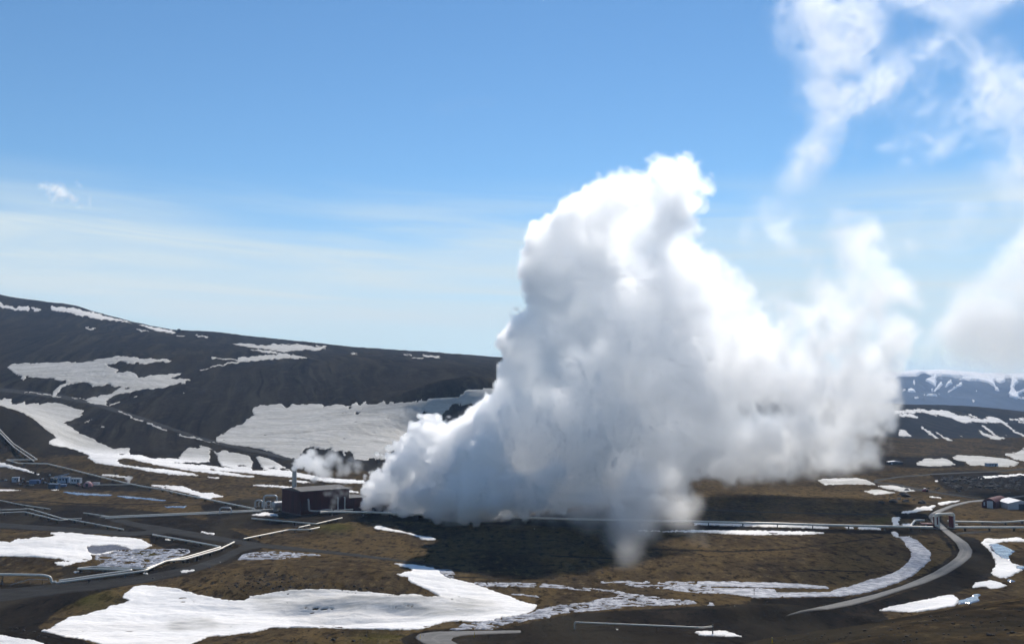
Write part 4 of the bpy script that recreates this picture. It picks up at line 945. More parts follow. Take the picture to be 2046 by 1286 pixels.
def dome(uv, rad, label, name, m_body, m_cap, rz=0.0):
    p = at(*uv); g = ground(p[0], p[1])
    root = empty(name, (p[0], p[1], g), rz, label=label, cat='well house')
    prof = [(rad * math.cos(a), rad * 1.05 * math.sin(a)) for a in np.linspace(0, math.pi / 2 - .05, 7)]
    prof = [(rad, -.3)] + prof
    sub('shell', MB().lathe((0, 0, 0), prof, 14), m_body, root)
    sub('cap', MB().lathe((-.12 * rad, 0.1 * rad, 0), [(rad * .56, rad * .93), (rad * .45, rad * 1.0), (rad * .2, rad * 1.09)], 14), m_cap, root)
    dr = sub('door', MB().box((0.1 * rad, -rad * .97, rad * .33), (rad * .5, .25, rad * .7)), m_black, root)
    sub('frame', MB().box((0.1 * rad, -rad * .95, rad * .7), (rad * .6, .3, .12)), m_white, dr)
    return root
dome((1849, 981.5), 1.95, 'small red dome with a white top standing alone beside the far gravel track', 'well_dome', m_redp, m_white)
dome((176, 971), 3.0, 'largest dusty pink well dome at the right end of the trailers', 'well_dome', simple('dusty pink paint', (0.30, 0.15, 0.16), .7), m_conc)
dome((155.5, 970), 1.7, 'smaller dark red dome wedged between the white trailer and the pink dome', 'well_dome', m_redd, m_redd)

def trailer(uv, size, label, wall, name='trailer', rz=0.0, win=2, wheels=True):
    r_ = hut(uv, size, label, name, 'trailer', wall, m_white if wall is not m_blue else m_pale, rz, 0, (size[0] * .32, .8, size[2] * .75, m_navy), win)
    for x in (-size[0] * .3, size[0] * .3) if wheels else ():
        wh = sub('wheel', MB().tube([(x, -.02, .05), (x, -.25, .05)], .42, 14), m_black, r_, True)
        sub('rim', MB().tube([(x, -.24, .05), (x, -.28, .05)], .2, 10), m_steel, wh, True)
    return r_
trailer((30, 962.5), (4.2, 2.6, 3.0), 'lone small white cabin at the left end of the trailer camp', m_white, 'cabin', R(10), 1, False)
hut((68, 966), (7.0, 2.4, 2.4), 'dark blue shipping container lying among the machines of the camp', 'container', 'container', m_blue, m_blue, R(-4), 0, (2.6, 1.6, 2.0, m_navy))
hut((106, 976), (6.8, 2.6, 3.0), 'black blue container closest to us, in front of the cream trailer', 'container', 'container', m_navy, m_pale, R(-3), 0, (2.4, 1.6, 2.2, m_blue))
trailer((107, 964), (4.2, 2.6, 3.2), 'small cream trailer directly behind the black blue container', m_cream, rz=R(4))
trailer((126, 964.5), (7.6, 3.0, 3.9), 'tall pale blue site cabin between the cream and the white trailer', m_pale, 'site_cabin', R(-3), 3, False)
trailer((149.5, 966), (6.8, 2.8, 3.6), 'long white trailer left of the dark red dome', m_white, rz=R(-5), win=3)
hut((124, 972), (4.6, 2.0, 1.4), 'low pale blue flat box beside the black blue container', 'equipment_box', 'box', m_blue, m_pale, R(5))
hut((190, 968.5), (4.4, 2.0, 1.5), 'low white box just right of the pink dome', 'equipment_box', 'box', m_white, m_white, R(-6))
p = at(172.5, 972); tkw = empty('water_tank', (p[0], p[1], ground(p[0], p[1])), label='tiny pale tank in front of the pink dome', cat='tank')
sub('shell', MB().lathe((0, 0, 0), [(.8, -.2), (.8, 1.6), (.5, 1.95), (.1, 2.0)], 16), m_pale, tkw, True)
sub('lid', MB().lathe((0, 0, 1.98), [(.25, 0), (.25, .15)], 10), m_steel, tkw)
# drilling derrick folded down over the cabins, mast, crane
def boom():
    p = Vector(at(124, 966)); d = p.y + 4
    a = Vector(unproj(108, 953, d)); b = Vector(unproj(138, 946, d))
    root = empty('crane', (p.x, d, ground(p.x, d)), label='pale blue lattice crane boom sloping over the trailers', cat='crane')
    o = Vector(root.location)
    m = MB()
    ax = (b - a).normalized(); up = Vector((0, 0, 1)); sd = Vector((0, 1, 0))
    for dz in (-.45, .45):
        for dy in (-.4, .4): m.tube([a - o + up * dz + sd * dy, b - o + up * dz * .5 + sd * dy * .5], .12, 6)
    n = 9
    for k in range(n):
        p0 = a.lerp(b, k / n); p1 = a.lerp(b, (k + 1) / n); s1 = 1 - .5 * k / n
        m.tube([p0 - o + up * (-.45 * s1) - sd * .4 * s1, p1 - o + up * (.45 * s1) - sd * .4 * s1], .09, 5)
        m.tube([p0 - o + up * (.45 * s1) + sd * .4 * s1, p1 - o + up * (-.45 * s1) + sd * .4 * s1], .09, 5)
    sub('boom', m, m_pale, root)
    sub('carrier', MB().box((a.x - o.x, 0, 1.3), (4.2, 2.4, 1.4)).box((a.x - o.x - 1.2, 0, 2.5), (1.6, 2.2, 1.3)), m_navy, root)
    sub('strut', MB().tube([(a.x - o.x + 1.5, 0, 1.5), (a.lerp(b, .5) - o)], .16, 8), m_supp, root)
    for x in (-1.3, 1.3):
        sub('wheel', MB().tube([(a.x - o.x + x, -1.25, .5), (a.x - o.x + x, -.9, .5)], .55, 14), m_black, root, True)
boom()
p = at(70.5, 953); ms = empty('mast', (p[0], p[1], ground(p[0], p[1])), label='dark signpost with a small square head on the slope above the camp', cat='mast')
sub('pole', MB().tube([(0, 0, -.3), (0, 0, 2.6)], .16, 8), m_supp, ms)
sub('head', MB().box((0, 0, 3.0), (1.5, .3, 1.3)), m_supp, ms)
# heaps of machinery between the cabins: each one a thing
mach = [(44, 958.5, 3.2, 1.3, 'rusty pump skid between the lone white cabin and the blue container'), (52, 963.5, 4.2, 1.2, 'dark pipe skid in front of the left end of the blue container'), (83, 959, 3.4, 1.9, 'dark generator skid right behind the right end of the blue container'), (90, 966, 3.0, 1.4, 'brown machine skid left of the black blue container'), (38, 968, 4.6, 0.9, 'flat dark pipe skid lowest at the left of the camp'), (98, 950.5, 2.8, 1.8, 'dark machine skid on the slope behind the crane carrier'), (60, 970, 5.5, 0.8, 'long low dark skid in front of the blue container'), (8, 961, 5.0, 1.6, 'dark machine skid at the left border of the photo')]
for u, v, L, h_, lab in mach:
    p = at(u, v); r_ = empty('machine_skid', (p[0], p[1], ground(p[0], p[1])), R(random.uniform(-25, 25)), label=lab, cat='machine', group='machinery in the trailer camp')
    sub('frame', MB().box((0, 0, .1), (L, 1.6, .5)), m_supp, r_)
    sub('engine', MB().box((-L * .2, 0, .3 + h_ * .4), (L * .42, 1.3, h_ * .8), 0, .85), m_rust if random.random() < .5 else m_navy, r_)
    sub('tank', MB().tube([(L * .08, 0, .35 + h_ * .3), (L * .45, 0, .35 + h_ * .3)], h_ * .3, 12), m_steel, r_, True)
    sub('exhaust', MB().tube([(-L * .3, .2, .3 + h_ * .5), (-L * .3, .2, h_ * 1.15 + .3)], .1, 8), m_supp, r_)

# far pump station under snow
hs = hut((1790, 927.5), (12.0, 6.0, 2.2), 'long low hut half buried under snow near the right edge of the steam', 'snowed_hut', 'hut', m_navy, m_white, R(-3), 0.9, (-3.5, 1.2, 1.7, m_pale), 2)

# ---- yellow marker posts along the lower road, sign stick by the stream
for u, vb, vt, lab in ((839.5, 1276, 1266, 'yellow marker post on the outer side of the bottom road bend'), (947.5, 1272, 1261, 'yellow marker post on the inner side of the bottom road bend'), (1543, 1292, 1273, 'tallest yellow marker post at the bottom border on the near dark slope')):
    p = at(u, min(vb, 1284)); g = ground(p[0], p[1])
    h_ = (min(vb, 1284) - vt) / F * p[1]
    r_ = empty('marker_post', (p[0], p[1], g), label=lab, cat='marker post', group='yellow road marker posts')
    sub('post', MB().box((0, 0, h_ / 2 - .15), (.12, .12, h_ + .3), 0, .9), m_yell, r_)
    sub('reflector', MB().box((0, -.065, h_ * .82), (.09, .02, .14)), m_white, r_)
p = at(1507, 1190); r_ = empty('sign_stick', (p[0], p[1], ground(p[0], p[1])), label='thin dark stake standing in the ice of the stream', cat='stake')
sub('pole', MB().tube([(0, 0, -.3), (0, 0, 1.9)], .05, 8), m_supp, r_); sub('plate', MB().box((0, 0, 1.85), (.28, .06, .5)), m_supp, r_)

# ---- lava rocks
def rock_mesh(seed, n_sub=3):
    import bmesh
    bm = bmesh.new(); bmesh.ops.create_icosphere(bm, subdivisions=n_sub, radius=1.0)
    g = np.random.default_rng(seed); off = g.uniform(0, 50, 3)
    from mathutils import noise as mn
    for v in bm.verts:
        p = v.co.copy(); q = Vector(p + Vector(off))
        k = 1 + .45 * mn.noise(q * 1.1) + .22 * mn.noise(q * 2.6) + .12 * mn.noise(q * 6)
        v.co = Vector((p.x * k, p.y * k * .8, max(p.z * k * .75, -.35)))
    me = bpy.data.meshes.new('rock'); bm.to_mesh(me); bm.free(); me.materials.append(m_lava)
    return me
RM = [rock_mesh(k) for k in range(7)]
def rock(u, v, wpx, hk, label, name='lava_rock', group='dark lava outcrops'):
    p = at(u, v); w = wpx / F * p[1] / 2
    o = bpy.data.objects.new(name, random.choice(RM)); COL.objects.link(o)
    o.location = (p[0], p[1], ground(p[0], p[1]) + w * hk * .12); o.scale = (w, w * random.uniform(.7, 1.1), w * hk); o.rotation_euler.z = random.uniform(-.5, .5)
    return set_props(o, label, 'rock', group)
for u, v, w, hk, lab in ((700, 922, 16, 1.2, 'tallest black outcrop on the snow slope above the power house roof'), (757, 923, 8, 1.0, 'small black rock at the snow foot left of the plume'), (788, 906, 14, 1.0, 'black rock on the snow right beside the left edge of the plume'), (357, 662, 10, 1.2, 'small cairn like knob on the skyline of the left hill')):
    rock(u, v, w, hk, lab)
# broken lava on the right: too many to count
def lava_field(name, areas, label, seed, smin, smax, hk=.8):
    g = np.random.default_rng(seed); V = []; Fc = []
    base = []
    for me in RM[:4]:
        base.append((np.array([v.co[:] for v in me.vertices]), [tuple(p.vertices) for p in me.polygons]))
    small = []
    import bmesh
    for k in range(4):
        me = rock_mesh(50 + k, 2); small.append((np.array([v.co[:] for v in me.vertices]), np.array([tuple(p.vertices) for p in me.polygons])))
        bpy.data.meshes.remove(me)
    nv = 0; Vs = []; Fs = []
    for u0, v0, su, sv, n in areas:
        for _ in range(n):
            u, v = u0 + g.normal() * su, v0 + g.normal() * sv
            p = at(u, v)
            if not 60 < p[1] < 2300: continue
            s = g.uniform(smin, smax) * (0.4 + g.random() ** 3 * 1.6)
            a = g.uniform(0, 6.28); co, fc = small[int(g.integers(4))]
            ca, sa = math.cos(a), math.sin(a)
            q = np.stack([(co[:, 0] * ca - co[:, 1] * sa) * s, (co[:, 0] * sa + co[:, 1] * ca) * s, co[:, 2] * s * hk], -1) + np.array([p[0], p[1], ground(p[0], p[1]) + .05 * s])
            Vs.append(q); Fs.append(fc + nv); nv += len(q)
    Vs = np.concatenate(Vs); Fs = np.concatenate(Fs)
    o = mesh_obj(name, Vs.tolist(), Fs.tolist(), m_lava)
    return set_props(o, label, 'lava', kind='stuff')
lava_field('lava_rubble', [(1915, 962, 22, 5, 90), (1950, 972, 40, 5, 80), (2010, 968, 40, 7, 110), (1895, 957, 10, 3, 30), (2040, 955, 30, 5, 60), (1800, 990, 14, 4, 24), (1985, 955, 30, 3, 30), (1810, 1003, 24, 3, 10)], 'heaps of broken black lava scattered behind the red hall', 5, .5, 1.7)
lava_field('stones', [(545, 1160, 60, 12, 260), (450, 1165, 80, 14, 120), (700, 1178, 60, 10, 120), (330, 1150, 40, 10, 40), (930, 1200, 60, 8, 40), (700, 1275, 120, 8, 90), (60, 1265, 60, 8, 60), (1450, 1190, 100, 6, 20)], 'loose stones strewn over the mounds beside the front snow patch', 6, .10, .34)
lava_field('pebbles', [(1850, 1250, 160, 26, 520), (1600, 1275, 120, 8, 160), (1990, 1230, 60, 20, 160)], 'loose dark stones on the near slope at the lower right', 7, .03, .14)
print('things', round(time.time() - T0, 1))
# ------------------------------------------------------------------ steam: voxel densities grown from traced puffs
def lattice_noise(n, cell, seed):
    """smooth value noise on an n = (nx, ny, nz) voxel block, cell in voxels"""
    g = np.random.default_rng(seed)
    m = [int(math.ceil(k / cell)) + 3 for k in n]
    a = g.standard_normal(m).astype(np.float32)
    out = a
    for ax in range(3):
        x = np.arange(n[ax], dtype=np.float32) / cell + 1.0
        i = x.astype(np.int32); f = x - i
        w0 = (1 - f) ** 3 / 6; w1 = (3 * f ** 3 - 6 * f ** 2 + 4) / 6; w2 = (-3 * f ** 3 + 3 * f ** 2 + 3 * f + 1) / 6; w3 = f ** 3 / 6
        sh = [1, 1, 1]; sh[ax] = -1
        o = 0
        for k, w in zip((-1, 0, 1, 2), (w0, w1, w2, w3)):
            o = o + np.take(out, np.clip(i + k, 0, m[ax] - 1), axis=ax) * w.reshape(sh)
        out = o.astype(np.float32)
    return out * 1.9
def fbm3(n, cell, octaves, seed, gain=0.55):
    s = np.zeros(n, np.float32); amp = 1.0; tot = 0.0
    for o in range(octaves):
        if cell < 1.6: break
        s += amp * lattice_noise(n, cell, seed + o); tot += amp; amp *= gain; cell /= 2.0
    return s / tot

def curl(a, n, cell, amp, seed):
    """drag the block a about by a smooth random displacement: torn, curling steam instead of round lumps"""
    ii = [np.arange(k).reshape([-1 if q == ax else 1 for q in range(3)]) for ax, k in enumerate(n)]
    ix = []
    for ax in range(3):
        d = lattice_noise(n, cell, seed + ax) * amp + lattice_noise(n, cell * 0.4, seed + 7 + ax) * amp * 0.4
        ix.append(np.clip(np.rint(ii[ax] + d), 0, n[ax] - 1).astype(np.int16))
    return a[ix[0], ix[1], ix[2]]

def smooth3(a, s):
    k = np.exp(-0.5 * (np.arange(-int(2.5 * s), int(2.5 * s) + 1) / s) ** 2); k = (k / k.sum()).astype(np.float32); h = len(k) // 2
    for ax in range(3):
        p = np.pad(a, [(h, h) if q == ax else (0, 0) for q in range(3)], mode='edge'); o = 0
        for i, w in enumerate(k): o = o + w * np.take(p, range(i, i + a.shape[ax]), axis=ax)
        a = o
    return a

class Block:
    def __init__(s, lo, hi, vox):
        s.lo = np.array(lo, float); s.vox = vox
        s.n = tuple(int(math.ceil((b - a) / vox)) + 1 for a, b in zip(lo, hi))
        s.hi = s.lo + (np.array(s.n) - 1) * vox
        s.f = np.full(s.n, -14.0, np.float32)
        s.x = (s.lo[0] + np.arange(s.n[0]) * vox).astype(np.float32)
        s.y = (s.lo[1] + np.arange(s.n[1]) * vox).astype(np.float32)
        s.z = (s.lo[2] + np.arange(s.n[2]) * vox).astype(np.float32)
    def sphere(s, c, r, margin=7.0, flat=(1, 1, 1)):
        ix = []
        for k in range(3):
            w = (r + margin) * flat[k]
            a = int(max(0, math.floor((c[k] - w - s.lo[k]) / s.vox))); b = int(min(s.n[k], math.ceil((c[k] + w - s.lo[k]) / s.vox) + 1))
            if b <= a: return
            ix.append((a, b))
        (a0, a1), (b0, b1), (c0, c1_) = ix
        d = np.sqrt(((s.x[a0:a1] - c[0]) / flat[0])[:, None, None] ** 2 + ((s.y[b0:b1] - c[1]) / flat[1])[None, :, None] ** 2 + ((s.z[c0:c1_] - c[2]) / flat[2])[None, None, :] ** 2)
        v = s.f[a0:a1, b0:b1, c0:c1_]
        np.maximum(v, (r - d).astype(np.float32), out=v)

def steam_material(name, color=(0.999, 0.999, 0.999), aniso=0.80, mult=1.0):
    m = mat(name); t = NT(m.node_tree)
    d = t.n('ShaderNodeAttribute', attribute_name='density').outputs['Fac']
    v = t.n('ShaderNodeVolumePrincipled', {'Color': color, 'Density': t.math('MULTIPLY', d, mult), 'Anisotropy': aniso, 'Density Attribute': ''})
    t.n('ShaderNodeOutputMaterial', {'Volume': v.outputs[0]})
    return m
def hull_material(name, dens, aniso=0.3):
    m = mat(name); t = NT(m.node_tree)
    v = t.n('ShaderNodeVolumePrincipled', {'Color': (0.999, 0.999, 0.999), 'Density': dens, 'Anisotropy': aniso, 'Density Attribute': ''})
    t.n('ShaderNodeOutputMaterial', {'Volume': v.outputs[0]})
    return m

def carrier(name, dens):
    me = bpy.data.meshes.new(name)
    me.vertices.add(dens.size)
    a = me.attributes.new('dens', 'FLOAT', 'POINT'); a.data.foreach_set('value', np.ascontiguousarray(dens.ravel(), np.float32))
    return bpy.data.objects.new(name, me)            # kept out of the scene: it only feeds the voxel grid

def voxel_group(name, car, n, lo, hi, material, threshold=None):
    ng = bpy.data.node_groups.new(name, 'GeometryNodeTree')
    ng.interface.new_socket('Geometry', in_out='INPUT', socket_type='NodeSocketGeometry')
    ng.interface.new_socket('Geometry', in_out='OUTPUT', socket_type='NodeSocketGeometry')
    t = NT(ng)
    p = t.n('GeometryNodeInputPosition').outputs[0]
    sz = [(b - a) for a, b in zip(lo, hi)]
    q = t.n('ShaderNodeVectorMath', {0: p, 1: tuple(lo)}, operation='SUBTRACT').outputs[0]
    q = t.n('ShaderNodeVectorMath', {0: q, 1: tuple((k - 1) / s_ for k, s_ in zip(n, sz))}, operation='MULTIPLY').outputs[0]
    xyz = t.n('ShaderNodeSeparateXYZ', {0: q})
    I = [t.math('ROUND', xyz.outputs[k]) for k in range(3)]
    fti = lambda s: t.n('FunctionNodeFloatToInt', {0: s}, rounding_mode='ROUND').outputs[0]
    I = [fti(s) for s in I]
    im = lambda op, a, b: t.n('FunctionNodeIntegerMath', {0: a, 1: b}, operation=op).outputs[0]
    idx = im('ADD', im('MULTIPLY', im('ADD', im('MULTIPLY', I[0], n[1]), I[1]), n[2]), I[2])
    oi = t.n('GeometryNodeObjectInfo', {0: car}); oi.transform_space = 'ORIGINAL'
    na = t.n('GeometryNodeInputNamedAttribute', {'Name': 'dens'}, data_type='FLOAT')
    si = t.n('GeometryNodeSampleIndex', {'Geometry': oi.outputs['Geometry'], 'Index': idx}, data_type='FLOAT', domain='POINT')
    ng.links.new(na.outputs[0], si.inputs['Value'])
    vc = t.n('GeometryNodeVolumeCube', {'Density': si.outputs[0], 'Min': tuple(lo), 'Max': tuple(hi), 'Resolution X': n[0], 'Resolution Y': n[1], 'Resolution Z': n[2]})
    g = vc.outputs[0]
    if threshold is not None:
        g = t.n('GeometryNodeVolumeToMesh', {'Volume': g, 'Threshold': threshold}).outputs[0]
        g = t.n('GeometryNodeSetShadeSmooth', {0: g}).outputs[0]
    g = t.n('GeometryNodeSetMaterial', {'Geometry': g, 'Material': material}).outputs[0]
    o = t.n('NodeGroupOutput'); ng.links.new(g, o.inputs[0])
    return ng

def steam_object(name, label, blk, dens, m_core, m_hull, hull_at=0.35, hull_step=3, cat='steam', kind=None, hull_dens=None):
    """a plume: its faint outer fringe (a closed skin filled with thin steam) and, inside it, the dense body"""
    dens = dens.copy()
    for ax in range(3):
        sl = [slice(None)] * 3
        for e in (0, -1): sl[ax] = e; dens[tuple(sl)] = 0
    hs = hull_step
    hd = dens if hull_dens is None else hull_dens
    sm = sum(np.roll(hd, s_, ax) for ax in range(3) for s_ in (-hs, 0, hs)) / 9.0
    hv = sm[::hs, ::hs, ::hs]
    mx = float(dens.max())
    hn = tuple(hv.shape)
    hlo = tuple(blk.lo + 0.137); hhi = tuple(blk.lo + 0.137 + (np.array(hn) - 1) * blk.vox * hs)
    me = bpy.data.meshes.new(name); me.materials.append(m_hull)
    root = bpy.data.objects.new(name, me); COL.objects.link(root)
    md = root.modifiers.new('skin', 'NODES'); md.node_group = voxel_group(name + ' skin', carrier(name + ' skin data', np.clip(hv, 0, hull_at * 2)), hn, hlo, hhi, m_hull, hull_at)
    me2 = bpy.data.volumes.new('dense_steam'); me2.materials.append(m_core)
    core = bpy.data.objects.new('dense_steam', me2); COL.objects.link(core); core.parent = root
    md = core.modifiers.new('voxels', 'NODES'); md.node_group = voxel_group(name + ' voxels', carrier(name + ' voxel data', dens), blk.n, tuple(blk.lo), tuple(blk.hi), m_core)
    set_props(root, label, cat, kind=kind)
    print(name, blk.n, dens.size, 'max', mx, 'filled', float((dens > 0).mean()), round(time.time() - T0, 1))
    return root

g_rng = np.random.default_rng(11)
def puff(blk, c, r, levels=2, crisp=0.5, margin=7.0):
    """a cauliflower: a ball with smaller balls on its skin"""
    blk.sphere(c, r, margin)
    if levels <= 0 or r < 0.9: return
    k = int(10 + 8 * crisp)
    for i in range(k):
        d = g_rng.standard_normal(3); d /= np.linalg.norm(d)
        rr = r * g_rng.uniform(0.24, 0.46) * (0.75 + 0.5 * crisp)
        cc = (c[0] + d[0] * r * 0.86, c[1] + d[1] * r * 0.86, c[2] + d[2] * r * 0.86)
        puff(blk, cc, rr, levels - 1, crisp, margin)

def puffs(blk, rows, levels=2, crisp=0.5, margin=7.0, depth=None):
    for row_ in rows:
        u, v, r, d = row_[:4]
        w = unproj(u, v, d); rm = r / F * d
        puff(blk, w, rm * 0.86, levels, crisp, margin)

m_core = steam_material('steam'); m_soft = steam_material('drifting steam', aniso=0.62); m_wisp = steam_material('wisp steam', aniso=0.42)
m_core.cycles.volume_step_rate = 2.2; m_soft.cycles.volume_step_rate = 3.0
m_fringe = hull_material('steam fringe', 0.0012)

# --- the big plume: billows out of the cooling tower, is blown to the right and towards us
A = Block((-82, 425, 0), (170, 650, 204), 1.0)
DU = lambda u: float(np.interp(u, [960, 1050, 1120, 1200, 1300, 1400, 1500], [484, 490, 502, 522, 550, 580, 600]))
billow = [(738, 990, 20, 512), (748, 970, 22, 513), (765, 962, 24, 512), (780, 945, 28, 511), (758, 985, 28, 508), (785, 975, 36, 506), (800, 925, 34, 508), (822, 905, 36, 505), (815, 950, 44, 503), (845, 882, 40, 503), (858, 855, 26, 504), (880, 872, 38, 500), (850, 930, 56, 498), (905, 905, 52, 494), (935, 882, 48, 494), (900, 960, 60, 488), (850, 990, 40, 492), (820, 1005, 24, 490), (880, 1020, 36, 482), (945, 945, 70, 484), (960, 1000, 58, 476), (985, 860, 46, 486), (965, 832, 20, 492), (1000, 900, 80, 476), (1000, 820, 36, 484), (905, 1045, 18, 472), (830, 965, 26, 486), (860, 1000, 22, 478), (925, 915, 34, 470)]
front = [(812, 1000, 22, 478), (845, 985, 28, 470), (872, 1006, 26, 462), (905, 985, 34, 458), (935, 1008, 30, 450), (960, 970, 40, 452), (885, 945, 30, 474), (925, 930, 30, 470), (868, 905, 24, 486), (990, 1000, 34, 444), (985, 915, 40, 464), (1010, 870, 30, 472), (965, 868, 22, 480)]
frontr = [(1030, 960, 46, 448), (1075, 985, 40, 444), (1120, 950, 50, 452), (1060, 895, 44, 464), (1100, 830, 50, 478), (1170, 900, 60, 470), (1160, 985, 36, 446), (1230, 850, 66, 492), (1200, 770, 60, 494), (1290, 830, 70, 510), (1330, 720, 70, 520), (1250, 680, 56, 502), (1400, 690, 60, 545), (1390, 790, 70, 530), (1110, 730, 44, 482), (1340, 640, 50, 525), (1170, 650, 44, 494)]
puffs(A, billow, 3, 0.8, 4.0); puffs(A, front, 3, 0.8, 4.0); puffs(A, frontr, 3, 0.7, 6.0)
mainp = [(1060, 880, 100), (1040, 800, 60), (1030, 740, 38), (1050, 690, 48), (1038, 660, 26), (1090, 672, 46), (1105, 760, 84), (1160, 850, 110), (1130, 930, 80), (1130, 700, 62), (1195, 735, 84), (1225, 650, 80), (1215, 800, 110), (1250, 880, 110), (1290, 760, 120), (1320, 900, 90), (1340, 850, 100), (1285, 620, 84), (1350, 570, 84), (1400, 575, 74), (1440, 600, 76), (1475, 640, 66), (1500, 610, 34), (1425, 700, 100), (1500, 700, 60), (1410, 800, 110), (1420, 880, 80), (1120, 960, 50), (1060, 960, 60), (1180, 940, 70), (1240, 940, 60), (1470, 790, 80), (1500, 860, 70),
         (1362, 362, 46), (1350, 395, 56), (1318, 372, 46), (1300, 410, 70), (1262, 395, 60), (1228, 392, 50), (1205, 440, 64), (1180, 425, 46), (1158, 465, 54), (1115, 475, 48), (1088, 490, 34), (1085, 525, 44), (1130, 530, 60), (1240, 490, 84), (1310, 470, 64), (1190, 560, 70), (1270, 560, 80), (1120, 590, 50), (1370, 470, 30), (1085, 570, 40), (1105, 620, 46), (1160, 630, 60)]
mainp = [(u, v, r, DU(u) + 8 * math.sin(u * .13 + v * .07)) for u, v, r in mainp]
puffs(A, mainp, 3, 0.55, 8.0)
X3 = A.x[:, None, None]; Y3 = A.y[None, :, None]; Z3 = A.z[None, None, :]
nl = fbm3(A.n, 34 / A.vox, 3, 101); nm = fbm3(A.n, 15 / A.vox, 4, 111, 0.62); ns = fbm3(A.n, 5.0 / A.vox, 2, 121, 0.7)
soft = sstep(0, 75, X3 + 0 * Y3 + 0.18 * (Z3 - 40))
soft = np.clip(np.maximum(soft, 0.40 * sstep(85, 140, Z3 + 0 * X3)), 0, 1).astype(np.float32)
mid = sstep(-26, 16, X3 + 0 * Y3 + 0 * Z3).astype(np.float32)          # left: hard billows; then torn and fractal
body = curl(A.f, A.n, 20 / A.vox, 5.0 / A.vox, 131)
body = mid * (0.45 * body + 0.55 * curl(smooth3(A.f, 3.0 / A.vox) + 1.0, A.n, 24 / A.vox, 6.0 / A.vox, 133)) + (1 - mid) * A.f
wn = curl(nm, A.n, 16 / A.vox, 8 / A.vox, 141); wf = curl(ns, A.n, 7 / A.vox, 4 / A.vox, 145)
bil = 1.9 * (np.abs(nm) * 2.0 - 0.5) + 1.3 * (np.abs(ns) * 1.6 - 0.5)
f = body + mid * (4.4 * wn + 1.6 * nl + 3.3 * wf) + (1 - mid) * bil
wdt = 0.8 + 0.7 * mid + 3.2 * soft
core = np.clip((f + 0.35 * wdt) / wdt, 0, 1) ** 1.5
sig = 0.9 * (1 - mid) + mid * (0.50 * (1 - soft) + 0.16 * soft)
thin = np.clip(0.55 + 1.0 * (nl * 0.5 + wn * 0.7 + wf * 0.35 + 0.2), 0.06, 1.5)       # holes and curdled places in the drifting part
dA = core * sig * ((1 - mid) + mid * thin)
dA *= sstep(-0.5, 2.5, Z3)
hull_A = np.maximum(dA, 0)
dA *= sstep(-40, -14, X3)
plume = steam_object('steam_plume', 'huge white steam plume billowing out behind the dark red power house', A, dA, m_core, m_fringe, 0.010, hull_dens=hull_A)
del nl, nm, ns, f, core, thin, soft, mid, bil, wf, wn, body

# the hard young billows next to the tower, in a finer grid
L = Block((-80.4, 434.6, 0.3), (8, 545, 66), 0.58)
puffs(L, [(u, v, r * (1.0 if u < 830 else 0.9), d + (0 if u < 830 else 6)) for u, v, r, d in billow], 3, 0.9, 3.0); puffs(L, [(728, 985, 16, 514), (742, 1000, 18, 512), (770, 1000, 26, 508), (795, 1010, 24, 500), (735, 970, 14, 515)], 3, 0.9, 3.0); puffs(L, front, 3, 0.9, 3.0)
puffs(L, [(970, 905, 60, 486), (1000, 870, 50, 486), (990, 960, 55, 480), (1010, 830, 36, 486), (1030, 900, 60, 482), (1020, 790, 34, 486)], 3, 0.8, 3.0)
X3 = L.x[:, None, None]; Y3 = L.y[None, :, None]; Z3 = L.z[None, None, :]
nm = fbm3(L.n, 9 / .55, 3, 113, 0.6); ns = fbm3(L.n, 3.6 / .55, 2, 123, 0.7)
f = L.f + 3.6 * (np.minimum(np.abs(nm) * 2.2, 1.2) - 0.75) + 1.7 * (np.minimum(np.abs(ns) * 1.8, 1.1) - 0.55)
fade = 1 - sstep(-26, 4, X3 + 0 * Y3 + 0 * Z3)
dL = np.clip((f + 0.2) / 0.7, 0, 1) ** 1.2 * 0.8 * fade * sstep(-0.5, 1.5, Z3)
m_hard = steam_material('young steam', aniso=0.80); m_hard.cycles.volume_step_rate = 2.4
for ax in range(3):
    sl = [slice(None)] * 3
    for e in (0, -1): sl[ax] = e; dL[tuple(sl)] = 0
vd = bpy.data.volumes.new('young_billows'); vd.materials.append(m_hard)
lo_ = bpy.data.objects.new('young_billows', vd); COL.objects.link(lo_); lo_.parent = plume
md = lo_.modifiers.new('voxels', 'NODES'); md.node_group = voxel_group('young billows voxels', carrier('young billows data', dL), L.n, tuple(L.lo), tuple(L.hi), m_hard)
del nm, ns, f, dL

# --- ground vents in front of the main pipeline: a column leaning up to the plume and low rags
N = Block((-75, 325, 0), (95, 478, 66), 1.0)
puffs(N, [(1257, 1132, 8, 341), (1256, 1126, 11, 344), (1257, 1119, 14, 348), (1255, 1111, 18, 353), (1253, 1102, 22, 358), (1255, 1092, 26, 363), (1251, 1082, 31, 369), (1256, 1071, 37, 376), (1264, 1060, 44, 382), (1272, 1047, 50, 389), (1282, 1035, 42, 394), (1305, 1008, 50, 404), (1320, 975, 44, 414), (1345, 1015, 40, 408), (1345, 1045, 22, 400), (1372, 1062, 13, 396), (1400, 1068, 9, 394), (1240, 1020, 40, 404), (1270, 970, 60, 412), (1195, 1000, 44, 430), (1180, 1035, 26, 426), (1192, 1050, 11, 422), (1150, 1020, 34, 436), (1110, 1035, 18, 438), (1060, 1035, 16, 442), (1020, 1035, 15, 448), (975, 1040, 12, 456), (1085, 1010, 30, 446)], 1, 0.5, 8.0)
Z3 = N.z[None, None, :]
nm = fbm3(N.n, 11, 3, 151); wn = curl(nm, N.n, 11, 6, 161)
f = curl(N.f, N.n, 14, 3, 171) + (0.9 + 2.6 * sstep(9, 26, Z3)) * wn + 1.2
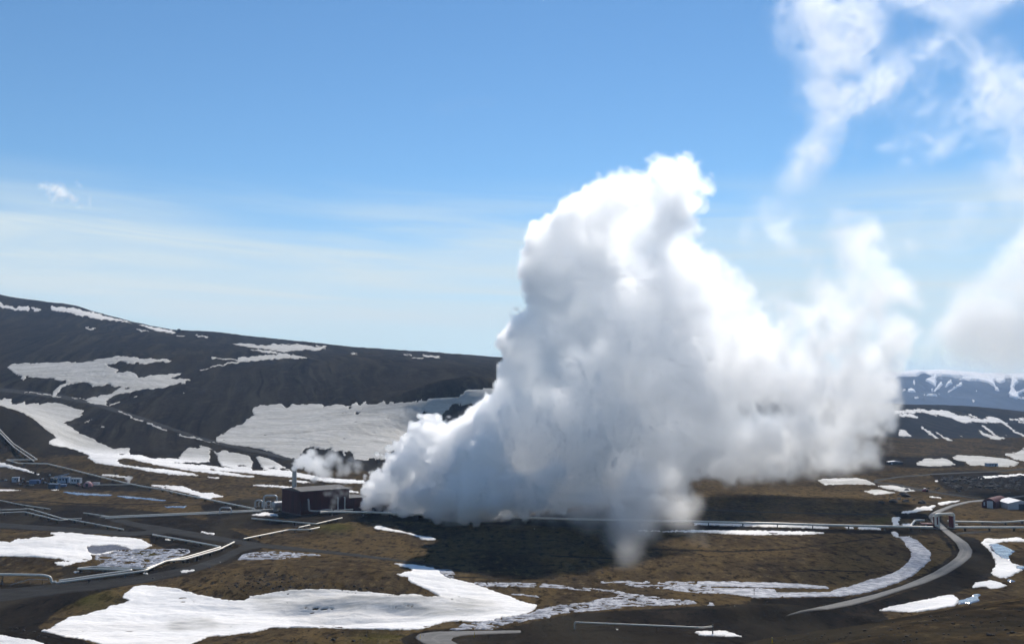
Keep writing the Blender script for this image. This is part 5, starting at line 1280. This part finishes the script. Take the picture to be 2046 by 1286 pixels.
dN = np.clip((f + 2.2) / 6.5, 0, 1) ** 1.4 * (0.030 + 0.060 * sstep(1, 13, Z3)) * np.clip(0.62 + (0.25 + 0.75 * sstep(8, 26, Z3)) * (wn + 0.2), 0.15, 1.3) * sstep(-0.5, 2.0, Z3)
steam_object('ground_steam', 'grey steam column tapering down to a point on the brown grass before the big plume', N, dN, m_soft, m_fringe, 0.0030)
N2 = Block((-60.3, 438.3, 0.2), (-8, 478, 30), 0.8)
puffs(N2, [(903, 1064, 7, 452), (901, 1055, 12, 454), (898, 1045, 18, 456), (920, 1042, 20, 458), (885, 1032, 24, 462), (915, 1025, 28, 462), (870, 1020, 24, 464)], 1, 0.5, 6.0)
wn = curl(fbm3(N2.n, 9, 3, 155), N2.n, 9, 4, 165)
dN2 = np.clip((N2.f + 2.0 * wn + 2.0) / 5.0, 0, 1) ** 1.4 * 0.07 * sstep(-0.5, 2.0, N2.z[None, None, :])
steam_object('ground_steam', 'short rag of steam touching the shaded grass under the left billows', N2, dN2, m_soft, m_fringe, 0.004)

# --- the drifting bank farther right
B = Block((100, 530, 2), (265, 690, 182), 1.4)
puffs(B, [(1660, 480, 34, 606), (1690, 445, 34, 606), (1738, 448, 34, 606), (1700, 490, 56, 606), (1740, 520, 52, 606), (1730, 575, 66, 606), (1690, 560, 50, 606), (1790, 590, 48, 604), (1825, 610, 30, 604), (1720, 640, 60, 606), (1780, 670, 54, 604), (1690, 700, 60, 606), (1750, 740, 56, 602), (1690, 790, 70, 602), (1735, 830, 62, 598), (1700, 880, 62, 596), (1740, 900, 44, 594), (1650, 880, 56, 596), (1655, 930, 34, 594), (1700, 925, 32, 594), (1620, 800, 80, 604), (1560, 860, 90, 606), (1500, 900, 80, 608), (1540, 930, 56, 602), (1590, 940, 36, 598), (1470, 920, 60, 602), (1440, 950, 40, 598), (1600, 720, 66, 610), (1650, 600, 50, 610), (1600, 520, 40, 610), (1590, 640, 46, 614), (1560, 690, 60, 614), (1540, 620, 40, 616), (1560, 460, 34, 610), (1540, 740, 70, 614), (1640, 640, 44, 610), (1620, 560, 34, 610), (1585, 500, 32, 610), (1560, 450, 24, 610), (1540, 420, 16, 610), (1500, 700, 56, 616)], 2, 0.4, 9.0)
X3 = B.x[:, None, None]; Y3 = B.y[None, :, None]; Z3 = B.z[None, None, :]
nl = fbm3(B.n, 26 / 1.4, 3, 201); nm = fbm3(B.n, 10 / 1.4, 3, 211)
wn = curl(nm, B.n, 14 / 1.4, 8 / 1.4, 231)
wf = curl(fbm3(B.n, 5 / 1.4, 2, 241), B.n, 8 / 1.4, 4 / 1.4, 245)
f = 0.5 * curl(B.f, B.n, 20 / 1.4, 6 / 1.4, 225) + 0.5 * curl(smooth3(B.f, 3.0 / 1.4) + 1.0, B.n, 22 / 1.4, 6 / 1.4, 221) + 4.4 * wn + 2.2 * nl + 2.2 * wf
lowz = 1 - sstep(70, 140, Z3)
dB = np.clip((f + 3.0) / (9.0 - 3.0 * lowz), 0, 1) ** 1.4 * (0.040 + 0.070 * lowz) * np.clip(0.55 + 1.0 * (0.5 * nl + 0.6 * wn + 0.3 * wf + 0.3), 0.06, 1.4) * sstep(0, 1, (Z3 - 2 - 10 * np.clip(wn + 0.5 * wf + 0.35, 0, 1)) / 9)
steam_object('steam_plume', 'drifting bank of soft white steam in front of the striped brown hill', B, dB, m_soft, m_fringe, 0.006)

# --- high wisps and the bank at the right border
C = Block((165, 650, 60), (400, 750, 356), 1.5)
# torn sheets: a traced outline swept through a thin layer of air, curdled by warped noise
def outline_block(blk, d0, polys, soft_px):
    V0, V1, U0, U1 = -140, 800, 1360, 2240
    im = np.zeros((V1 - V0, U1 - U0), np.float32)
    global MU0, MU1, MV0, MV1
    keep = (MU0, MU1, MV0, MV1); MU0, MU1, MV0, MV1 = U0, U1, V0, V1
    for w_, p_ in polys: fill(im, cp(p_), w_)
    MU0, MU1, MV0, MV1 = keep
    im = blur(im, soft_px)
    u, v = project(blk.x[:, None], np.float32(d0), blk.z[None, :])
    i = np.clip((u - U0).astype(int), 0, im.shape[1] - 1); j = np.clip((v - V0).astype(int), 0, im.shape[0] - 1)
    return im[j, i]
wisp = outline_block(C, 700, [
    (1.0, '1560,-60 1556,30 1566,60 1578,90 1610,108 1616,130 1650,140 1700,150 1740,120 1760,60 1740,20 1780,-5 1830,20 1900,30 1950,30 2000,10 2060,-10 2060,-120 1600,-120'),
    (0.85, '1600,150 1680,155 1750,140 1790,100 1850,100 1880,60 1920,70 1950,110 2000,110 2060,120 2120,150 2120,420 2060,400 2010,390 1990,330 1960,290 1900,290 1860,320 1780,330 1720,300 1660,310 1600,380 1570,360 1575,320 1620,270 1640,230 1610,200'),
    (0.45, '1860,170 1920,150 1990,190 2040,160 2100,180 2100,240 2000,250 1930,235 1880,230'), (0.4, '1600,300 1640,300 1620,350 1600,372 1580,350'),
    (0.5, '1405,360 1440,355 1460,380 1440,395 1415,385'), (0.4, '1440,440 1500,430 1510,480 1460,480'), (0.4, '1500,395 1560,390 1600,440 1560,470 1520,430')], 15)[:, None, :]
bank = outline_block(C, 700, [(1.0, '2120,420 2046,470 2000,530 1960,580 1910,610 1890,650 1900,700 1890,740 1960,748 2120,750')], 17)[:, None, :]
Z3 = C.z[None, None, :]
lay = np.exp(-(((C.y - 700) / 26.0) ** 2))[None, :, None]
nl = fbm3(C.n, 22, 4, 301, 0.65); nm = fbm3(C.n, 8, 3, 311, 0.65)
wl = curl(nl, C.n, 16, 9, 321); wm = curl(nm, C.n, 9, 6, 331)
fib = np.clip(1 - np.abs(wl + 0.3 * wm) * 2.4, 0, 1) ** 1.5
cover_ = wisp * lay
dC = np.clip(cover_ * 1.05 - 0.02 + 0.80 * wl + 0.60 * wm, 0, 1) ** 1.8 * (0.20 + 1.0 * fib) * 0.031 * np.clip(cover_ * 6, 0, 1)
steam_object('steam_cloud', 'thin torn wisps of steam high in the blue sky above the road', C, dC, m_wisp, hull_material('wisp fringe', 0.0005), 0.0008, 4)
G = Block((262.7, 662.3, 64.3), (400, 738, 206), 1.7)
wisp_b = outline_block(G, 700, [(1.0, '2120,400 2046,450 2000,510 1950,560 1905,600 1885,650 1895,700 1885,745 1960,756 2120,760')], 20)[:, None, :]
Z3 = G.z[None, None, :]
gl = fbm3(G.n, 18, 4, 351, 0.6); gw = curl(gl, G.n, 12, 6, 361)
dG = np.clip(wisp_b * np.exp(-(((G.y - 700) / 22.0) ** 2))[None, :, None] * 1.35 - 0.26 + 0.6 * gw + 0.25 * gl, 0, 1) ** 1.5 * 0.060 * sstep(60, 110, Z3)
steam_object('steam_cloud', 'soft pale steam bank at the right border above the far snowy mountain', G, dG, m_wisp, hull_material('bank fringe', 0.0005), 0.0012, 3)
del nl, nm, wl, wm, fib, dC

# --- chimney steam and the leak beside the power house
D = Block((-116, 478, 0), (-70, 518, 40), 0.4)
puffs(D, [(586, 936, 7, 501), (592, 928, 9, 501), (600, 924, 12, 501), (612, 918, 15, 500), (622, 905, 12, 500), (620, 930, 14, 499), (635, 925, 18, 498), (640, 940, 16, 497), (655, 925, 14, 497), (650, 945, 14, 496), (668, 915, 14, 496), (680, 920, 15, 496), (690, 935, 16, 495), (700, 925, 12, 495), (712, 930, 12, 495), (630, 955, 8, 496), (680, 945, 10, 495)], 2, 0.6, 2.5)
nm = fbm3(D.n, 9, 3, 401); ns = fbm3(D.n, 4, 2, 411)
X3 = D.x[:, None, None]; Z3 = D.z[None, None, :]; Y3 = D.y[None, :, None]
age = sstep(-110, -84, X3 + 0 * Z3 + 0 * Y3).astype(np.float32)
f = D.f + (0.4 + 1.8 * age) * nm + 0.5 * ns
dD = np.clip((f + 0.3 + 0.8 * age) / (0.8 + 2.2 * age), 0, 1) ** 1.3 * (0.75 * (1 - age) + 0.14 * age)
steam_object('chimney_steam', 'small white steam puff drifting right from the chimney of the power house', D, dD, m_core, m_fringe, 0.02)
D2 = Block((-100, 478, 0), (-70, 508, 24), 0.4)
puffs(D2, [(664, 1012, 4, 494), (668, 1000, 7, 494), (672, 990, 9, 494), (682, 982, 10, 494), (694, 985, 8, 493), (660, 985, 6, 494), (700, 975, 8, 493), (690, 965, 6, 493), (650, 986, 5, 494)], 2, 0.5, 2.5)
nm = fbm3(D2.n, 7, 3, 421)
f = D2.f + 1.5 * nm
dD2 = np.clip((f + 0.8) / 2.6, 0, 1) ** 1.4 * 0.13
steam_object('steam_leak', 'faint curl of steam rising along the front wall of the power house', D2, dD2, m_core, m_fringe, 0.02)
V = Block((-266, 625, 0), (-248, 645, 12), 0.35)
vb = at(256, 968)
V = Block((vb[0] - 8, vb[1] - 8, vb[2] - 1), (vb[0] + 8, vb[1] + 8, vb[2] + 9), 0.3)
for k in range(7): V.sphere((vb[0] + 0.12 * k * (k % 2), vb[1], vb[2] + 0.5 + 0.62 * k), 0.35 + 0.18 * k, 1.5)
V.sphere((vb[0] - 1.5, vb[1], vb[2] + 4.6), 0.9, 1.5); V.sphere((vb[0] + 1.5, vb[1], vb[2] + 4.4), 0.8, 1.5)
dV = np.clip((V.f + 0.7 * fbm3(V.n, 5, 2, 431) + 0.3) / 0.9, 0, 1) * 0.9
steam_object('vent_steam', 'tiny white steam jet over the pipe end right of the trailers', V, dV, m_core, m_fringe, 0.05)
# --- a small fair-weather cloud far away on the left
k0 = unproj(130, 388, 6000)
K = Block((k0[0] - 130, 5900, k0[2] - 75), (k0[0] + 130, 6100, k0[2] + 75), 4.0)
puffs(K, [(122, 380, 12, 6000), (112, 376, 7, 6000), (132, 388, 13, 6000), (146, 396, 9, 6000), (154, 401, 5, 6000), (116, 390, 9, 6000), (125, 399, 7, 6000)], 2, 0.5, 30.0)
dK = np.clip((K.f + 22 * fbm3(K.n, 9, 3, 501) + 8) / 34, 0, 1) ** 1.3 * 0.045
steam_object('cloud', 'small lone white cloud in the blue sky above the left hill', K, dK, m_core, hull_material('cloud fringe', 0.0003), 0.0012, 1, 'cloud')
# ------------------------------------------------------------------ the air between us and the far mountains
m_haze = mat('thin blue air'); t = NT(m_haze.node_tree)
v = t.n('ShaderNodeVolumePrincipled', {'Color': (0.46, 0.67, 1.0), 'Density': 5.6e-5, 'Anisotropy': 0.2, 'Density Attribute': ''})
t.n('ShaderNodeOutputMaterial', {'Volume': v.outputs[0]})
hz = MB().box((0, 6100, 180), (20400, 12800, 500)).build('haze', m_haze)
set_props(hz, kind='stuff')
# ------------------------------------------------------------------ daylight
SUN_EL, SUN_AZ = 42.0, 17.0          # azimuth to the right of the view direction
sun_d = bpy.data.lights.new('sun', 'SUN'); sun_d.energy = 4.7; sun_d.angle = R(0.53); sun_d.color = (1.0, 0.935, 0.85)
sun = bpy.data.objects.new('sun', sun_d); COL.objects.link(sun)
sv = Vector((math.sin(R(SUN_AZ)) * math.cos(R(SUN_EL)), math.cos(R(SUN_AZ)) * math.cos(R(SUN_EL)), math.sin(R(SUN_EL))))
sun.rotation_euler = sv.to_track_quat('Z', 'Y').to_euler()
sun.location = sv * 500
W = bpy.data.worlds.new('World'); S.world = W; W.use_nodes = True
W.node_tree.nodes.clear(); t = NT(W.node_tree)
sky = t.n('ShaderNodeTexSky', sky_type='NISHITA', sun_disc=False, sun_elevation=R(SUN_EL), sun_rotation=R(SUN_AZ), altitude=550.0, air_density=1.0, dust_density=0.0, ozone_density=4.0)
co = t.n('ShaderNodeTexCoord').outputs['Generated']
sx = t.n('ShaderNodeSeparateXYZ', {0: co})
el = t.math('ARCTAN2', sx.outputs[2], t.math('SQRT', t.math('ADD', t.math('MULTIPLY', sx.outputs[0], sx.outputs[0]), t.math('MULTIPLY', sx.outputs[1], sx.outputs[1]))))
azm = t.math('ARCTAN2', sx.outputs[0], sx.outputs[1])
# thin cirrus: long streaks low over the horizon
tilt = t.math('ADD', el, t.math('MULTIPLY', azm, 0.045))
cv = t.n('ShaderNodeCombineXYZ', {0: t.math('MULTIPLY', azm, 3.2), 1: t.math('MULTIPLY', tilt, 40.0), 2: 1.7}).outputs[0]
n1 = t.noise(1.0, 6, cv, 0.55, 0.7)
cv2 = t.n('ShaderNodeCombineXYZ', {0: t.math('MULTIPLY', azm, 1.6), 1: t.math('MULTIPLY', tilt, 13.0), 2: 4.1}).outputs[0]
n2 = t.noise(1.0, 4, cv2, 0.5, 0.3)
band = t.math('MULTIPLY', t.ramp(el, 0.035, 0.085), t.ramp(el, 0.225, 0.160))
ci = t.math('MULTIPLY', band, t.math('ADD', t.math('MULTIPLY', t.ramp(n1, 0.32, 0.74), 0.60), t.math('MULTIPLY', t.ramp(n2, 0.25, 0.72), 0.70)))
hs_ = t.mix(1.0, t.n('ShaderNodeHueSaturation', {'Saturation': 1.10, 'Value': 1.0, 'Color': sky.outputs[0]}).outputs[0], (0.94, 1.015, 0.985), 'MULTIPLY')
hs_ = t.mix(t.math('MULTIPLY', t.ramp(el, 0.19, 0.0), 0.72), hs_, (5.9, 6.75, 7.1))
skc = t.mix(t.math('MULTIPLY', ci, 0.95, clamp=True), hs_, (6.3, 7.3, 7.7))
bg = t.n('ShaderNodeBackground', {'Color': skc, 'Strength': 0.112})
t.n('ShaderNodeOutputWorld', {'Surface': bg.outputs[0]})

# ------------------------------------------------------------------ render settings
S.view_settings.view_transform = 'Standard'; S.view_settings.look = 'None'
S.view_settings.exposure = 0.0; S.view_settings.gamma = 1.0
S.render.engine = 'CYCLES'; S.render.filter_size = 1.1
cy = S.cycles
cy.max_bounces = 80; cy.diffuse_bounces = 3; cy.glossy_bounces = 3; cy.transmission_bounces = 4; cy.volume_bounces = 64; cy.transparent_max_bounces = 32
cy.volume_step_rate = 1.0; cy.volume_max_steps = 1024
cy.use_adaptive_sampling = True; cy.adaptive_threshold = 0.07; cy.adaptive_min_samples = 16
cy.use_denoising = True
try: cy.denoiser = 'OPENIMAGEDENOISE'
except Exception: pass
cy.sample_clamp_indirect = 10.0
print('done', round(time.time() - T0, 1))
